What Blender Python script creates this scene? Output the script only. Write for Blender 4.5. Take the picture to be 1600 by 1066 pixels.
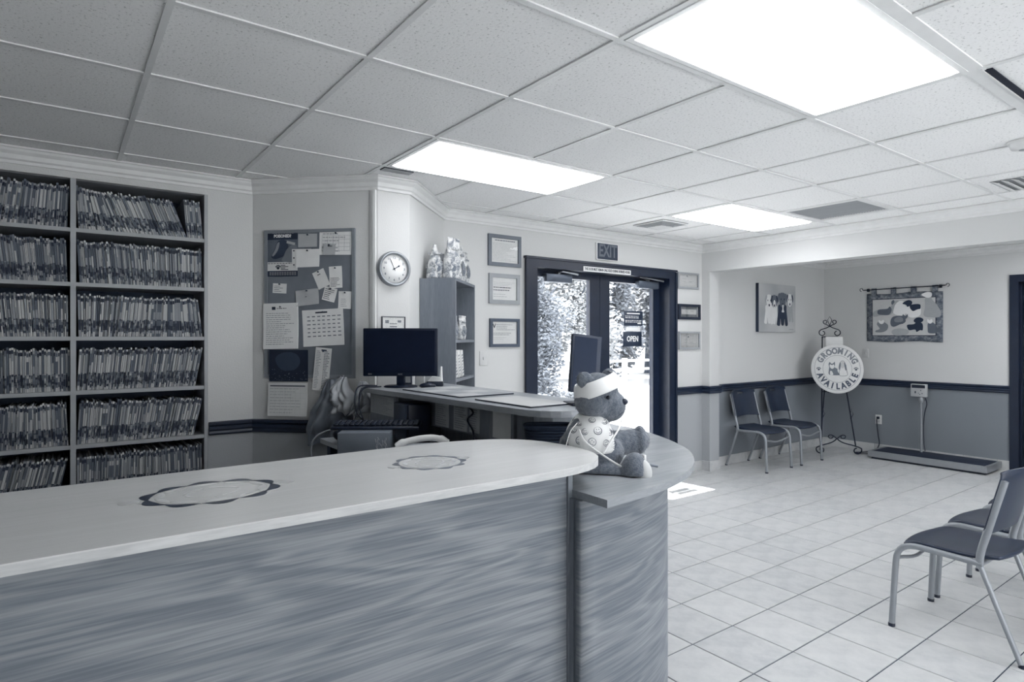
import bpy, bmesh, math, random
from mathutils import Vector, Matrix, Euler
for o in list(bpy.data.objects): bpy.data.objects.remove(o)
SC = bpy.context.scene
COL = SC.collection
PI = math.pi
R = math.radians
# ------------------------------------------------------------------ camera
EYE = 1.45; H = 2.46
cd = bpy.data.cameras.new('camera'); cam = bpy.data.objects.new('camera', cd); COL.objects.link(cam)
cd.sensor_fit = 'HORIZONTAL'; cd.sensor_width = 36.0; cd.lens = 36.0*959.3/1600
cd.shift_y = (527.7-533)/1600*1.0
cd.clip_start = 0.05; cd.clip_end = 200
cam.location = (0, 0, EYE); cam.rotation_euler = (R(90), 0, R(-36.29))
SC.camera = cam
# ------------------------------------------------------------------ world, sun, exposure
SC.view_settings.view_transform = 'Standard'; SC.view_settings.look = 'None'
SC.view_settings.gamma = 1.0; SC.view_settings.use_curve_mapping = False
SC.view_settings.exposure = 0.27
LIGHT = 8.0          # radiance of the ceiling diffusers
w = bpy.data.worlds.new('world'); SC.world = w; w.use_nodes = True
w.node_tree.nodes['Background'].inputs[0].default_value = (0.96, 0.98, 1.0, 1)
w.node_tree.nodes['Background'].inputs[1].default_value = 4.0
sd = bpy.data.lights.new('sun', 'SUN'); sun = bpy.data.objects.new('sun', sd); COL.objects.link(sun)
sd.energy = 24.0; sd.angle = R(0.6); sd.color = (1.0, 0.99, 0.97)
# high sun, from beyond the glass doors, shining towards -Y and down
sun.rotation_euler = Vector((0.03, -0.385, -1.0)).to_track_quat('-Z', 'Y').to_euler()
sun.location = (4, 8, 9)

# ------------------------------------------------------------------ colour helpers (blue-black to cream toning)
def s2l(c):
    c /= 255.0
    return c/12.92 if c <= 0.04045 else ((c+0.055)/1.055)**2.4
STOPS = [(0,(3,13,32)),(40,(27,41,63)),(90,(82,91,105)),(125,(118,124,132)),(175,(172,175,178)),(200,(199,200,200)),(230,(229,230,230)),(255,(251,251,251))]
def T(v):
    v = max(0, min(255, v))
    for (a, ca), (b, cb) in zip(STOPS, STOPS[1:]):
        if v <= b:
            t = (v-a)/(b-a)
            return tuple(s2l(ca[i]+(cb[i]-ca[i])*t) for i in range(3))+(1,)
MATS = {}
class NT:
    def __init__(s, name, rough=0.6, metal=0.0, spec=0.5):
        m = bpy.data.materials.new(name); m.use_nodes = True; s.m = m; s.t = m.node_tree
        s.b = s.t.nodes['Principled BSDF']; s.out = s.t.nodes['Material Output']
        s.b.inputs['Roughness'].default_value = rough; s.b.inputs['Metallic'].default_value = metal
        s.b.inputs['Specular IOR Level'].default_value = spec
    def n(s, typ, **kw):
        x = s.t.nodes.new(typ)
        for k, v in kw.items():
            if k.startswith('_'): setattr(x, k[1:], v)
            else: x.inputs[k.replace('_', ' ')].default_value = v
        return x
    def l(s, a, b): s.t.links.new(a, b)
    def coord(s, scale=(1,1,1), kind='Object', rot=(0,0,0)):
        tc = s.n('ShaderNodeTexCoord'); mp = s.n('ShaderNodeMapping'); s.l(tc.outputs[kind], mp.inputs[0])
        mp.inputs['Scale'].default_value = scale; mp.inputs['Rotation'].default_value = rot
        return mp.outputs[0]
    def ramp(s, fac, stops):
        r = s.n('ShaderNodeValToRGB'); e = r.color_ramp.elements
        e[0].position, e[0].color = stops[0]; e[1].position, e[1].color = stops[-1]
        for p, c in stops[1:-1]:
            q = e.new(p); q.color = c
        s.l(fac, r.inputs[0]); return r.outputs[0]
    def bump(s, fac, strength=0.2, dist=0.01):
        b = s.n('ShaderNodeBump'); b.inputs['Strength'].default_value = strength; b.inputs['Distance'].default_value = dist
        s.l(fac, b.inputs['Height']); s.l(b.outputs[0], s.b.inputs['Normal'])
    def col(s, sock): s.l(sock, s.b.inputs['Base Color'])
def plain(name, v, rough=0.6, metal=0.0, spec=0.5):
    """a plain painted or moulded surface with a faint mottling"""
    if name in MATS: return MATS[name]
    t = NT(name, rough, metal, spec)
    nz = t.n('ShaderNodeTexNoise', Scale=14.0, Detail=3.0); t.l(t.coord(), nz.inputs['Vector'])
    t.col(t.ramp(nz.outputs[0], [(0.3, T(v-3)), (0.7, T(v+3))]))
    MATS[name] = t.m; return t.m
def wood(name, lo, hi, rough=0.4, sc=(1.0, 6.0, 6.0), wave=0.0, spec=0.4, fine=0.35, rot=(0,0,0)):
    t = NT(name, rough, 0, spec)
    c = t.coord(sc, rot=rot)
    n1 = t.n('ShaderNodeTexNoise', Scale=1.6, Detail=5.0, Roughness=0.55, Distortion=0.9); t.l(c, n1.inputs['Vector'])
    c2 = t.coord((sc[0]*2.2, sc[1]*9, sc[2]*9), rot=rot)
    n2 = t.n('ShaderNodeTexNoise', Scale=2.5, Detail=3.0, Roughness=0.6); t.l(c2, n2.inputs['Vector'])
    if wave:
        mu = t.n('ShaderNodeMath', _operation='MULTIPLY'); mu.inputs[1].default_value = wave; t.l(n1.outputs[0], mu.inputs[0])
        fr = t.n('ShaderNodeMath', _operation='PINGPONG'); fr.inputs[1].default_value = 1.0; t.l(mu.outputs[0], fr.inputs[0])
        base = fr.outputs[0]
    else: base = n1.outputs[0]
    if wave: n1.inputs['Detail'].default_value = 1.6; n1.inputs['Distortion'].default_value = 0.35
    mx = t.n('ShaderNodeMix'); mx.data_type = 'FLOAT'; mx.inputs[0].default_value = fine
    t.l(base, mx.inputs[2]); t.l(n2.outputs[0], mx.inputs[3])
    t.col(t.ramp(mx.outputs[0], [(0.2, T(lo)), (0.5, T((lo+hi)/2)), (0.8, T(hi))]))
    t.bump(n2.outputs[0], 0.06, 0.002)
    MATS[name] = t.m; return t.m
def oak(name, lo, hi):
    t = NT(name, 0.5, 0, 0.35)
    n1 = t.n('ShaderNodeTexNoise', Scale=2.0, Detail=2.2, Roughness=0.5, Distortion=0.5); t.l(t.coord((0.6, 0.6, 4.2)), n1.inputs['Vector'])
    mu = t.n('ShaderNodeMath', _operation='MULTIPLY'); mu.inputs[1].default_value = 34.0; t.l(n1.outputs[0], mu.inputs[0])
    si = t.n('ShaderNodeMath', _operation='SINE'); t.l(mu.outputs[0], si.inputs[0])
    n2 = t.n('ShaderNodeTexNoise', Scale=2.5, Detail=3.0, Roughness=0.65); t.l(t.coord((1.3, 1.3, 60.0)), n2.inputs['Vector'])
    n3 = t.n('ShaderNodeTexNoise', Scale=1.3, Detail=1.0); t.l(t.coord((0.7, 0.7, 2.2)), n3.inputs['Vector'])
    a = t.n('ShaderNodeMath', _operation='MULTIPLY_ADD'); a.inputs[1].default_value = 0.12; t.l(si.outputs[0], a.inputs[0]); t.l(n2.outputs[0], a.inputs[2])
    b = t.n('ShaderNodeMath', _operation='MULTIPLY_ADD'); b.inputs[1].default_value = 0.35; t.l(n3.outputs[0], b.inputs[0]); t.l(a.outputs[0], b.inputs[2])
    t.col(t.ramp(b.outputs[0], [(0.45, T(lo)), (0.66, T((lo+hi)/2)), (0.9, T(hi))])); t.bump(n2.outputs[0], 0.08, 0.002)
    MATS[name] = t.m; return t.m
def printed(name, lo, hi, scale=18.0, rough=0.35):
    t = NT(name, rough, 0, 0.5); v = t.n('ShaderNodeTexNoise', Scale=scale, Detail=3.0, Roughness=0.6, Distortion=1.2); t.l(t.coord(), v.inputs['Vector'])
    t.col(t.ramp(v.outputs[0], [(0.38, T(lo)), (0.47, T((lo+hi)/2)), (0.56, T(hi))])); t.bump(v.outputs[0], 0.4, 0.01); MATS[name] = t.m; return t.m
def emit(name, v, strength):
    t = NT(name, 0.5); t.b.inputs['Base Color'].default_value = T(v)
    t.b.inputs['Emission Color'].default_value = (0.965, 0.975, 1.0, 1); t.b.inputs['Emission Strength'].default_value = strength
    MATS[name] = t.m; return t.m

# ------------------------------------------------------------------ mesh builder
class MB:
    def __init__(s): s.v = []; s.f = []; s.mi = []; s.sm = []
    def add(s, verts, faces, mi=0, smooth=False, M=None):
        o = len(s.v)
        for p in verts:
            p = Vector(p)
            s.v.append(M @ p if M is not None else p)
        for f in faces: s.f.append([o+i for i in f]); s.mi.append(mi); s.sm.append(smooth)
        return s
    def box(s, c, d, rot=None, mi=0, M=None):
        hx, hy, hz = d[0]/2, d[1]/2, d[2]/2
        vs = [Vector((x, y, z)) for x in (-hx, hx) for y in (-hy, hy) for z in (-hz, hz)]
        if rot is not None:
            E = Euler(rot).to_matrix(); vs = [E @ q for q in vs]
        vs = [q+Vector(c) for q in vs]
        return s.add(vs, [(0,1,3,2),(4,6,7,5),(0,4,5,1),(2,3,7,6),(0,2,6,4),(1,5,7,3)], mi, False, M)
    def bb(s, x0, x1, y0, y1, z0, z1, mi=0, M=None):
        return s.box(((x0+x1)/2, (y0+y1)/2, (z0+z1)/2), (abs(x1-x0), abs(y1-y0), abs(z1-z0)), None, mi, M)
    def rbox(s, c, d, r=0.005, seg=2, rot=None, mi=0, M=None, smooth=True):
        bm = bmesh.new(); bmesh.ops.create_cube(bm, size=1.0)
        bmesh.ops.scale(bm, vec=Vector(d), verts=bm.verts)
        bmesh.ops.bevel(bm, geom=list(bm.edges), offset=min(r, min(d)*0.49), segments=seg, affect='EDGES', profile=0.5)
        E = Euler(rot).to_matrix() if rot is not None else Matrix.Identity(3)
        bm.verts.index_update()
        vs = [E @ q.co + Vector(c) for q in bm.verts]; fs = [[q.index for q in f.verts] for f in bm.faces]
        bm.free()
        return s.add(vs, fs, mi, smooth, M)
    def prism(s, poly, z0, z1, mi=0, M=None, smooth_side=False, caps=True):
        n = len(poly)
        vs = [(p[0], p[1], z0) for p in poly]+[(p[0], p[1], z1) for p in poly]
        o = len(s.v)
        s.add(vs, [(i, (i+1) % n, n+(i+1) % n, n+i) for i in range(n)], mi, smooth_side, M)
        if caps: s.add(vs, [tuple(range(n-1, -1, -1)), tuple(range(n, 2*n))], mi, False, M)
        return s
    def tube(s, path, r, n=8, mi=0, M=None, caps=True, flat=1.0, closed=False):
        P = [Vector(p) for p in path]; m = len(P)
        if m < 2: return s
        rs = r if isinstance(r, (list, tuple)) else [r]*m
        up = None; vs = []
        for i in range(m):
            a = P[(i-1) % m] if closed else P[max(i-1, 0)]
            b = P[(i+1) % m] if closed else P[min(i+1, m-1)]
            t = (b-a)
            if t.length < 1e-9: t = Vector((0,0,1))
            t.normalize()
            if up is None:
                up = Vector((0,0,1)) if abs(t.z) < 0.9 else Vector((1,0,0))
            u = (up - t*up.dot(t))
            if u.length < 1e-6: u = t.orthogonal()
            u.normalize(); w_ = t.cross(u); up = u
            for k in range(n):
                an = 2*PI*k/n
                vs.append(P[i]+u*(rs[i]*math.cos(an))+w_*(rs[i]*flat*math.sin(an)))
        fs = []
        for i in range(m if closed else m-1):
            j = (i+1) % m
            for k in range(n): fs.append((i*n+k, i*n+(k+1) % n, j*n+(k+1) % n, j*n+k))
        s.add(vs, fs, mi, True, M)
        if caps and not closed: s.add(vs, [tuple(range(n-1, -1, -1)), tuple(range((m-1)*n, m*n))], mi, False, M)
        return s
    def lathe(s, prof, n=24, mi=0, M=None, smooth=True):
        vs = []; m = len(prof)
        for r, z in prof:
            for k in range(n): vs.append((r*math.cos(2*PI*k/n), r*math.sin(2*PI*k/n), z))
        fs = [(i*n+k, i*n+(k+1) % n, (i+1)*n+(k+1) % n, (i+1)*n+k) for i in range(m-1) for k in range(n)]
        s.add(vs, fs, mi, smooth, M)
        if prof[0][0] > 1e-6: s.add(vs, [tuple(range(n-1, -1, -1))], mi, False, M)
        if prof[-1][0] > 1e-6: s.add(vs, [tuple(range((m-1)*n, m*n))], mi, False, M)
        return s
    def ell(s, c, r, nu=14, nv=10, mi=0, M=None, rot=None):
        E = Euler(rot).to_matrix() if rot is not None else Matrix.Identity(3)
        vs = []
        for j in range(nv+1):
            th = PI*j/nv
            for i in range(nu):
                ph = 2*PI*i/nu
                vs.append(E @ Vector((r[0]*math.sin(th)*math.cos(ph), r[1]*math.sin(th)*math.sin(ph), r[2]*math.cos(th)))+Vector(c))
        fs = [(j*nu+i, (j+1)*nu+i, (j+1)*nu+(i+1) % nu, j*nu+(i+1) % nu) for j in range(nv) for i in range(nu)]
        return s.add(vs, fs, mi, True, M)
    def sweep(s, path, prof, closed=False, mi=0):
        """profile points (out, z) swept along a plan polyline with mitred corners; out = to the right of travel"""
        P = [Vector(p) for p in path]; m = len(P); k = len(prof); vs = []
        for i in range(m):
            def nrm(a, b):
                d = (b-a).normalized(); return Vector((d.y, -d.x))
            if i == 0: nn = nrm(P[0], P[1]); sc = 1
            elif i == m-1: nn = nrm(P[-2], P[-1]); sc = 1
            else:
                n1, n2 = nrm(P[i-1], P[i]), nrm(P[i], P[i+1]); nn = (n1+n2).normalized(); sc = 1/max(0.2, nn.dot(n1))
            for (o, z) in prof: vs.append((P[i].x+nn.x*o*sc, P[i].y+nn.y*o*sc, z))
        fs = [(i*k+j, i*k+(j+1) % k, (i+1)*k+(j+1) % k, (i+1)*k+j) for i in range(m-1) for j in range(k)]
        s.add(vs, fs, mi); s.add(vs, [tuple(range(k)), tuple(range((m-1)*k+k-1, (m-1)*k-1, -1))], mi)
        return s
    def mesh(s, name, mats):
        me = bpy.data.meshes.new(name)
        me.from_pydata([tuple(q) for q in s.v], [], s.f)
        for m in (mats if isinstance(mats, (list, tuple)) else [mats]): me.materials.append(m)
        me.polygons.foreach_set('material_index', s.mi); me.polygons.foreach_set('use_smooth', s.sm)
        me.update(); return me
def fixn(me):
    bm = bmesh.new(); bm.from_mesh(me); bmesh.ops.recalc_face_normals(bm, faces=bm.faces); bm.to_mesh(me); bm.free()
def obj(name, mb, mats, parent=None, M=None, label=None, fix=True):
    me = mb.mesh(name, mats) if isinstance(mb, MB) else mb
    if fix and isinstance(mb, MB): fixn(me)
    o = bpy.data.objects.new(name, me); COL.objects.link(o)
    if parent is not None: o.parent = parent
    if M is not None: o.matrix_local = M
    if label: o['label'] = label
    return o
def tag(o, label, cat, group=None):
    o['label'] = label; o['category'] = cat
    if group: o['group'] = group
    return o
def thing(name, label, cat, loc=(0,0,0), rz=0.0, group=None, M=None):
    o = bpy.data.objects.new(name, None); COL.objects.link(o); o.empty_display_size = 0.05
    if M is not None: o.matrix_world = M
    else: o.location = loc; o.rotation_euler = (0,0,rz)
    return tag(o, label, cat, group)
def struct(name, mb, mats, parent=None, label=None):
    o = obj(name, mb, mats, parent)
    if parent is None: o['kind'] = 'structure'
    if label: o['label'] = label
    return o
def dup(root, loc=None, rz=None, label=None, group=None):
    def cp(o, par):
        c = o.copy(); COL.objects.link(c)
        if par is not None: c.parent = par
        for ch in o.children: cp(ch, c)
        return c
    r = cp(root, None)
    if loc is not None: r.location = loc
    if rz is not None: r.rotation_euler = (0,0,rz)
    if label: r['label'] = label
    if group: r['group'] = group
    return r
TXT = {}
def text_mesh(s, size, align='CENTER', ext=0.0006, bold=0.0):
    """flat lettering as a mesh in the XY plane, centred on the origin line"""
    cu = bpy.data.curves.new('t', 'FONT'); cu.body = s; cu.size = size; cu.align_x = align; cu.align_y = 'CENTER'
    cu.extrude = ext; cu.offset = bold; cu.resolution_u = 3
    o = bpy.data.objects.new('t', cu); COL.objects.link(o)
    bpy.context.view_layer.update()
    me = bpy.data.meshes.new_from_object(o.evaluated_get(bpy.context.evaluated_depsgraph_get()))
    bpy.data.objects.remove(o); bpy.data.curves.remove(cu)
    return me
def lettering(name, s, size, mat, parent, M, sx=1.0, bold=0.0, ext=0.0006, width=None):
    me = text_mesh(s, size, 'CENTER', ext, bold); me.name = name
    if width:
        xs = [v.co.x for v in me.vertices]; sx = width/(max(xs)-min(xs))
    me.transform(Matrix.Diagonal((sx, 1, 1, 1)))
    me.materials.clear(); me.materials.append(mat)
    o = bpy.data.objects.new(name, me); COL.objects.link(o)
    if parent is not None: o.parent = parent
    o.matrix_local = M
    return o
def frameM(origin, xdir, ydir):
    """matrix whose local X, Y, Z axes are xdir, ydir, xdir x ydir"""
    x = Vector(xdir).normalized(); y = Vector(ydir).normalized(); z = x.cross(y)
    m = Matrix((x, y, z)).transposed().to_4x4(); m.translation = Vector(origin); return m
def wallM(x, y, z, face):
    """local X runs to the right along a wall as seen from the room, Y up, Z out of the wall; face = outward normal angle"""
    n = Vector((math.cos(face), math.sin(face), 0)); up = Vector((0,0,1)); xd = up.cross(n)
    return frameM((x, y, z), xd, up)
BACK = -PI/2; DIAG_L = -3*PI/4; DIAG_R = -PI/4; RIGHT = PI
def spiral(c, r0, r1, a0, a1, n=20, ax=(1,0,0), ay=(0,0,1)):
    ax = Vector(ax); ay = Vector(ay); c = Vector(c); out = []
    for i in range(n+1):
        t = i/n; a = a0+(a1-a0)*t; r = r0+(r1-r0)*t
        out.append(c+ax*(r*math.cos(a))+ay*(r*math.sin(a)))
    return out
def bez(p0, p1, p2, p3, n=10):
    p0, p1, p2, p3 = map(Vector, (p0, p1, p2, p3)); o = []
    for i in range(n+1):
        t = i/n; o.append(p0*(1-t)**3+p1*3*t*(1-t)**2+p2*3*t*t*(1-t)+p3*t**3)
    return o
def smooth_path(pts, n=6):
    P = [Vector(p) for p in pts]; P = [2*P[0]-P[1]]+P+[2*P[-1]-P[-2]]; o = []
    for i in range(1, len(P)-2):
        for k in range(n):
            t = k/n; a, b, c, d = P[i-1], P[i], P[i+1], P[i+2]
            o.append(0.5*((2*b)+(c-a)*t+(2*a-5*b+4*c-d)*t*t+(-a+3*b-3*c+d)*t**3))
    o.append(P[-2]); return o
# ------------------------------------------------------------------ materials of the room
def wall_mat(name, up, low):
    t = NT(name, 0.75, 0, 0.3)
    g = t.n('ShaderNodeNewGeometry'); sp = t.n('ShaderNodeSeparateXYZ'); t.l(g.outputs['Position'], sp.inputs[0])
    lt = t.n('ShaderNodeMath', _operation='LESS_THAN'); lt.inputs[1].default_value = 0.88; t.l(sp.outputs[2], lt.inputs[0])
    mx = t.n('ShaderNodeMix'); mx.data_type = 'RGBA'; t.l(lt.outputs[0], mx.inputs[0])
    mx.inputs[6].default_value = T(up); mx.inputs[7].default_value = T(low)
    t.col(mx.outputs[2])
    nz = t.n('ShaderNodeTexNoise', Scale=120.0, Detail=3.0); t.l(t.coord(), nz.inputs['Vector']); t.bump(nz.outputs[0], 0.25, 0.004)
    return t.m
M_WALL = wall_mat('wall_paint', 206, 168); M_WALL2 = wall_mat('wall_dark_dado', 206, 130)  # second tone is darker below the rail, for the alcove walls
M_TRIM = plain('trim_paint', 220, 0.45)
M_RAIL = plain('dark_rail_paint', 32, 0.42)
M_DARKFRAME = plain('dark_bronze_frame', 24, 0.4)
def tile_mat():
    t = NT('floor_tile_ceramic', 0.38, 0, 0.45)
    c = t.coord((1,1,1))
    oi = t.n('ShaderNodeObjectInfo')
    n1 = t.n('ShaderNodeTexNoise', Scale=9.0, Detail=6.0, Roughness=0.65); t.l(c, n1.inputs['Vector'])
    ad = t.n('ShaderNodeMath', _operation='MULTIPLY_ADD'); ad.inputs[1].default_value = 0.16; ad.inputs[2].default_value = -0.08
    t.l(oi.outputs['Random'], ad.inputs[0])
    a2 = t.n('ShaderNodeMath', _operation='ADD'); t.l(ad.outputs[0], a2.inputs[0]); t.l(n1.outputs[0], a2.inputs[1])
    t.col(t.ramp(a2.outputs[0], [(0.25, T(172)), (0.5, T(190)), (0.8, T(202))]))
    t.bump(n1.outputs[0], 0.05, 0.003)
    return t.m
M_TILE = tile_mat(); M_GROUT = plain('grout', 62, 0.9)
def ctile_mat():
    t = NT('acoustic_tile', 0.9, 0, 0.1)
    c = t.coord((1,1,1))
    v = t.n('ShaderNodeTexNoise', Scale=95.0, Detail=2.0, Roughness=0.5); t.l(c, v.inputs['Vector'])
    v2 = t.n('ShaderNodeTexNoise', Scale=260.0, Detail=1.0); t.l(c, v2.inputs['Vector'])
    a = t.n('ShaderNodeMath', _operation='MULTIPLY_ADD'); a.inputs[1].default_value = 0.4; t.l(v2.outputs[0], a.inputs[0]); t.l(v.outputs[0], a.inputs[2])
    t.col(t.ramp(a.outputs[0], [(0.49, T(200)), (0.57, T(246)), (0.9, T(250))]))
    t.bump(a.outputs[0], 0.3, 0.003)
    return t.m
M_CT = ctile_mat(); M_TEE = plain('ceiling_tee_paint', 228, 0.5); M_VOID = plain('dark_void', 12, 0.9)
# ------------------------------------------------------------------ floor
XA, XB, YA, YB = -2.6, 8.33, -2.4, 4.2
b = MB(); b.bb(XA, XB+1.4, YA, YB+0.14, -0.12, -0.004)
floor = struct('floor', b, M_GROUT, label='pale square ceramic tile floor with dark grout')
TP = 0.3165
def project(x, y, z):
    a = R(36.29); d = x*math.sin(a)+y*math.cos(a); r = x*math.cos(a)-y*math.sin(a)
    return (800+959.3*r/d, 527.7-959.3*(z-EYE)/d, d) if d > 0.05 else (-9e3, 9e3, d)
def tile_mesh(sx, sy, t=0.008, bev=0.0016):
    m = MB()
    hx, hy = sx/2, sy/2; ix, iy = hx-bev, hy-bev
    vs = [(-hx,-hy,-t),(hx,-hy,-t),(hx,hy,-t),(-hx,hy,-t),(-hx,-hy,-bev),(hx,-hy,-bev),(hx,hy,-bev),(-hx,hy,-bev),(-ix,-iy,0),(ix,-iy,0),(ix,iy,0),(-ix,iy,0)]
    m.add(vs, [(8,9,10,11)]+[(i,(i+1)%4,4+(i+1)%4,4+i) for i in range(4)]+[(4+i,4+(i+1)%4,8+(i+1)%4,8+i) for i in range(4)])
    return m
tm = tile_mesh(TP-0.006, TP-0.006).mesh('floor_tile', M_TILE)
cells = []
x0 = 3.04-TP*18; y0 = 1.835-TP*14
i = 0
while x0+i*TP < XB:
    j = 0
    while y0+j*TP < YB:
        xa, xb = max(XA, x0+i*TP), min(XB, x0+(i+1)*TP); ya, yb = max(YA, y0+j*TP), min(YB, y0+(j+1)*TP)
        if xb-xa > 0.02 and yb-ya > 0.02: cells.append((xa, xb, ya, yb))
        j += 1
    i += 1
def seen(c):
    best = 0
    for x in (c[0], (c[0]+c[1])/2, c[1]):
        for y in (c[2], (c[2]+c[3])/2, c[3]):
            u, v, d = project(x, y, 0)
            if d > 0.3 and 1030 < u < 1605 and 690 < v < 1070: best = max(best, 1/d)
    return best
vis = sorted([c for c in cells if seen(c) > 0], key=lambda c: -seen(c))[:298]
vs_ = set(vis); rest = MB(); rnd = random.Random(3)
for c in cells:
    full = abs((c[1]-c[0])-TP) < 1e-4 and abs((c[3]-c[2])-TP) < 1e-4
    ctr = ((c[0]+c[1])/2, (c[2]+c[3])/2, -0.0002*rnd.random())
    if c in vs_:
        o = obj('floor_tile', tm if full else tile_mesh(c[1]-c[0]-0.006, c[3]-c[2]-0.006).mesh('floor_tile_cut', M_TILE), None, floor)
        o.location = ctr
    else:
        q = tile_mesh(c[1]-c[0]-0.006, c[3]-c[2]-0.006); rest.add(q.v, q.f, 0, False, Matrix.Translation(ctr))
o = obj('floor_tile_field', rest, M_TILE, floor); o['kind'] = 'stuff'
# ------------------------------------------------------------------ walls
b = MB()
b.bb(XA, -0.63, 4.2, 4.36, 0, H)                      # left of the file shelves
b.bb(-0.63, 0.735, 4.2, 4.24, 2.338, H); b.bb(-0.63, 0.735, 4.2, 4.24, 0, 0.22)
b.bb(0.735, 1.02, 4.2, 4.36, 0, H)
b.bb(2.40, 3.225, 4.2, 4.36, 0, H); b.bb(3.225, 5.185, 4.2, 4.36, 2.135, H); b.bb(5.185, 5.84, 4.2, 4.36, 0, H)
struct('wall_back', b, M_WALL, label='light painted wall with darker lower half around the glass doors')
b = MB(); b.bb(5.84, XB+0.15, 4.2, 4.36, 0, H); struct('wall_alcove', b, M_WALL2, label='alcove back wall behind the two chairs')
b = MB(); b.prism([(1.0,4.2),(1.6,3.6),(1.82,3.6),(2.42,4.2),(2.42,4.36),(1.0,4.36)], 0, H)
struct('wall_bay', b, M_WALL, label='boxed-out corner wall with angled sides')
b = MB(); b.bb(XB, XB+0.15, 2.14, 4.36, 0, H); b.bb(XB, XB+0.15, 1.22, 2.14, 2.09, H); b.bb(XB, XB+0.15, YA, 1.22, 0, H)
struct('wall_right', b, M_WALL2, label='alcove end wall above the platform scale')
b = MB(); b.bb(XA-0.15, XA, YA-0.15, 4.36, 0, H); struct('wall_left', b, M_WALL)
WX0, WX1, WZ0, WZ1 = 0.1, 5.2, 0.45, 2.25          # added window behind the camera, unseen, for daylight fill
b = MB(); b.bb(XA-0.15, WX0, YA-0.15, YA, 0, H); b.bb(WX1, XB+1.6, YA-0.15, YA, 0, H); b.bb(WX0, WX1, YA-0.15, YA, 0, WZ0); b.bb(WX0, WX1, YA-0.15, YA, WZ1, H)
struct('wall_front', b, M_WALL)
b = MB(); b.bb(WX0, WX1, YA-0.11, YA-0.05, WZ0, WZ0+0.05); b.bb(WX0, WX1, YA-0.11, YA-0.05, WZ1-0.05, WZ1)
fill_win = struct('fill_window', b, M_DARKFRAME, label='unseen window added behind the viewer for daylight fill')
for k in range(5): m = MB(); x_ = WX0+(WX1-WX0)*k/4; m.bb(x_-0.025, x_+0.025, YA-0.11, YA-0.05, WZ0+0.05, WZ1-0.05); obj('mullion', m, M_DARKFRAME, fill_win)
b = MB(); b.bb(5.67, 5.84, YA, 4.2, 2.166, H); b.bb(5.67, 5.84, 4.1, 4.2, 0, 2.17)
struct('wall_header', b, M_WALL, label='dropped header beam and pilaster in front of the alcove')
# closet behind the right-hand doorway
b = MB(); b.bb(XB+1.3, XB+1.4, 0.6, 2.9, 0, H); b.bb(XB+0.15, XB+1.4, 2.8, 2.9, 0, H); b.bb(XB+0.15, XB+1.4, 0.6, 0.7, 0, H)
struct('wall_closet', b, M_WALL)
# ------------------------------------------------------------------ ceiling: slab, tee grid, lay-in tiles
CP = 0.628; GX = [1.521+CP*k for k in range(-7, 12)]; GY = [2.09+CP*k for k in range(-8, 5)]
b = MB(); b.bb(XA-0.15, XB+1.6, YA-0.15, 4.5, H+0.05, H+0.15)
ceil = struct('ceiling', b, M_VOID, label='suspended ceiling of square speckled acoustic tiles')
gx = [XA]+[g for g in GX if XA+0.05 < g < XB-0.05]+[XB]; gy = [YA]+[g for g in GY if YA+0.05 < g < YB-0.05]+[YB]
LIGHTS = [(1.521, 2.718, 'near the boxed-out corner'), (1.521, 0.834, 'above the front counter, nearest'), (4.033, 2.718, 'in front of the glass doors, farthest'),
          (2.777, -1.05, 'unseen, behind the counter front'), (5.289-0.628*2, -1.678+0.0, 'unseen, over the waiting chairs'), (6.545, 0.834, 'unseen, inside the alcove')]  # these three are unseen extra panels, placed to light the room
GRILLE = (4.661, 2.09); 
def in_light(xa, ya):
    for lx, ly, _ in LIGHTS:
        if abs(ya-ly) < 0.05 and (abs(xa-lx) < 0.05 or abs(xa-lx-CP) < 0.05): return True
    return abs(xa-GRILLE[0]) < 0.05 and abs(ya-GRILLE[1]) < 0.05
tmesh = {}
rnd = random.Random(5)
for a, c in zip(gx, gx[1:]):
    for d, e in zip(gy, gy[1:]):
        if in_light(a, d): continue
        if a < 5.67 < c and d < 4.2: pass
        sx, sy = c-a-0.004, e-d-0.004; k = (round(sx, 3), round(sy, 3))
        if k not in tmesh:
            m = MB(); m.box((0,0,0.009), (sx, sy, 0.018)); tmesh[k] = m.mesh('ceiling_tile', M_CT); fixn(tmesh[k])
        o = obj('ceiling_tile', tmesh[k], None, ceil); o.location = ((a+c)/2, (d+e)/2, H+0.002+rnd.random()*0.0015)
def tee(p, q, wdt):
    m = MB(); (x0_, y0_), (x1_, y1_) = p, q
    if abs(x1_-x0_) > abs(y1_-y0_): m.bb(x0_, x1_, y0_-wdt/2, y0_+wdt/2, H-0.004, H+0.0015); m.bb(x0_, x1_, y0_-0.002, y0_+0.002, H, H+0.04)
    else: m.bb(x0_-wdt/2, x0_+wdt/2, y0_, y1_, H-0.0038, H+0.0014); m.bb(x0_-0.002, x0_+0.002, y0_, y1_, H, H+0.04)
    return obj('ceiling_tee', m, M_TEE, ceil)
for g in gx[1:-1]:                       # cross tees stop at the light fixtures
    cuts = sorted([ly for lx, ly, _ in LIGHTS if abs(g-lx-CP) < 0.05]); y_ = YA
    for c_ in cuts: tee((g, y_), (g, c_), 0.022); y_ = c_+CP
    tee((g, y_), (g, YB), 0.022)
for g in gy[1:-1]: tee((XA, g), (XB, g), 0.06 if abs(g-0.834) < 0.05 else 0.022)
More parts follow.
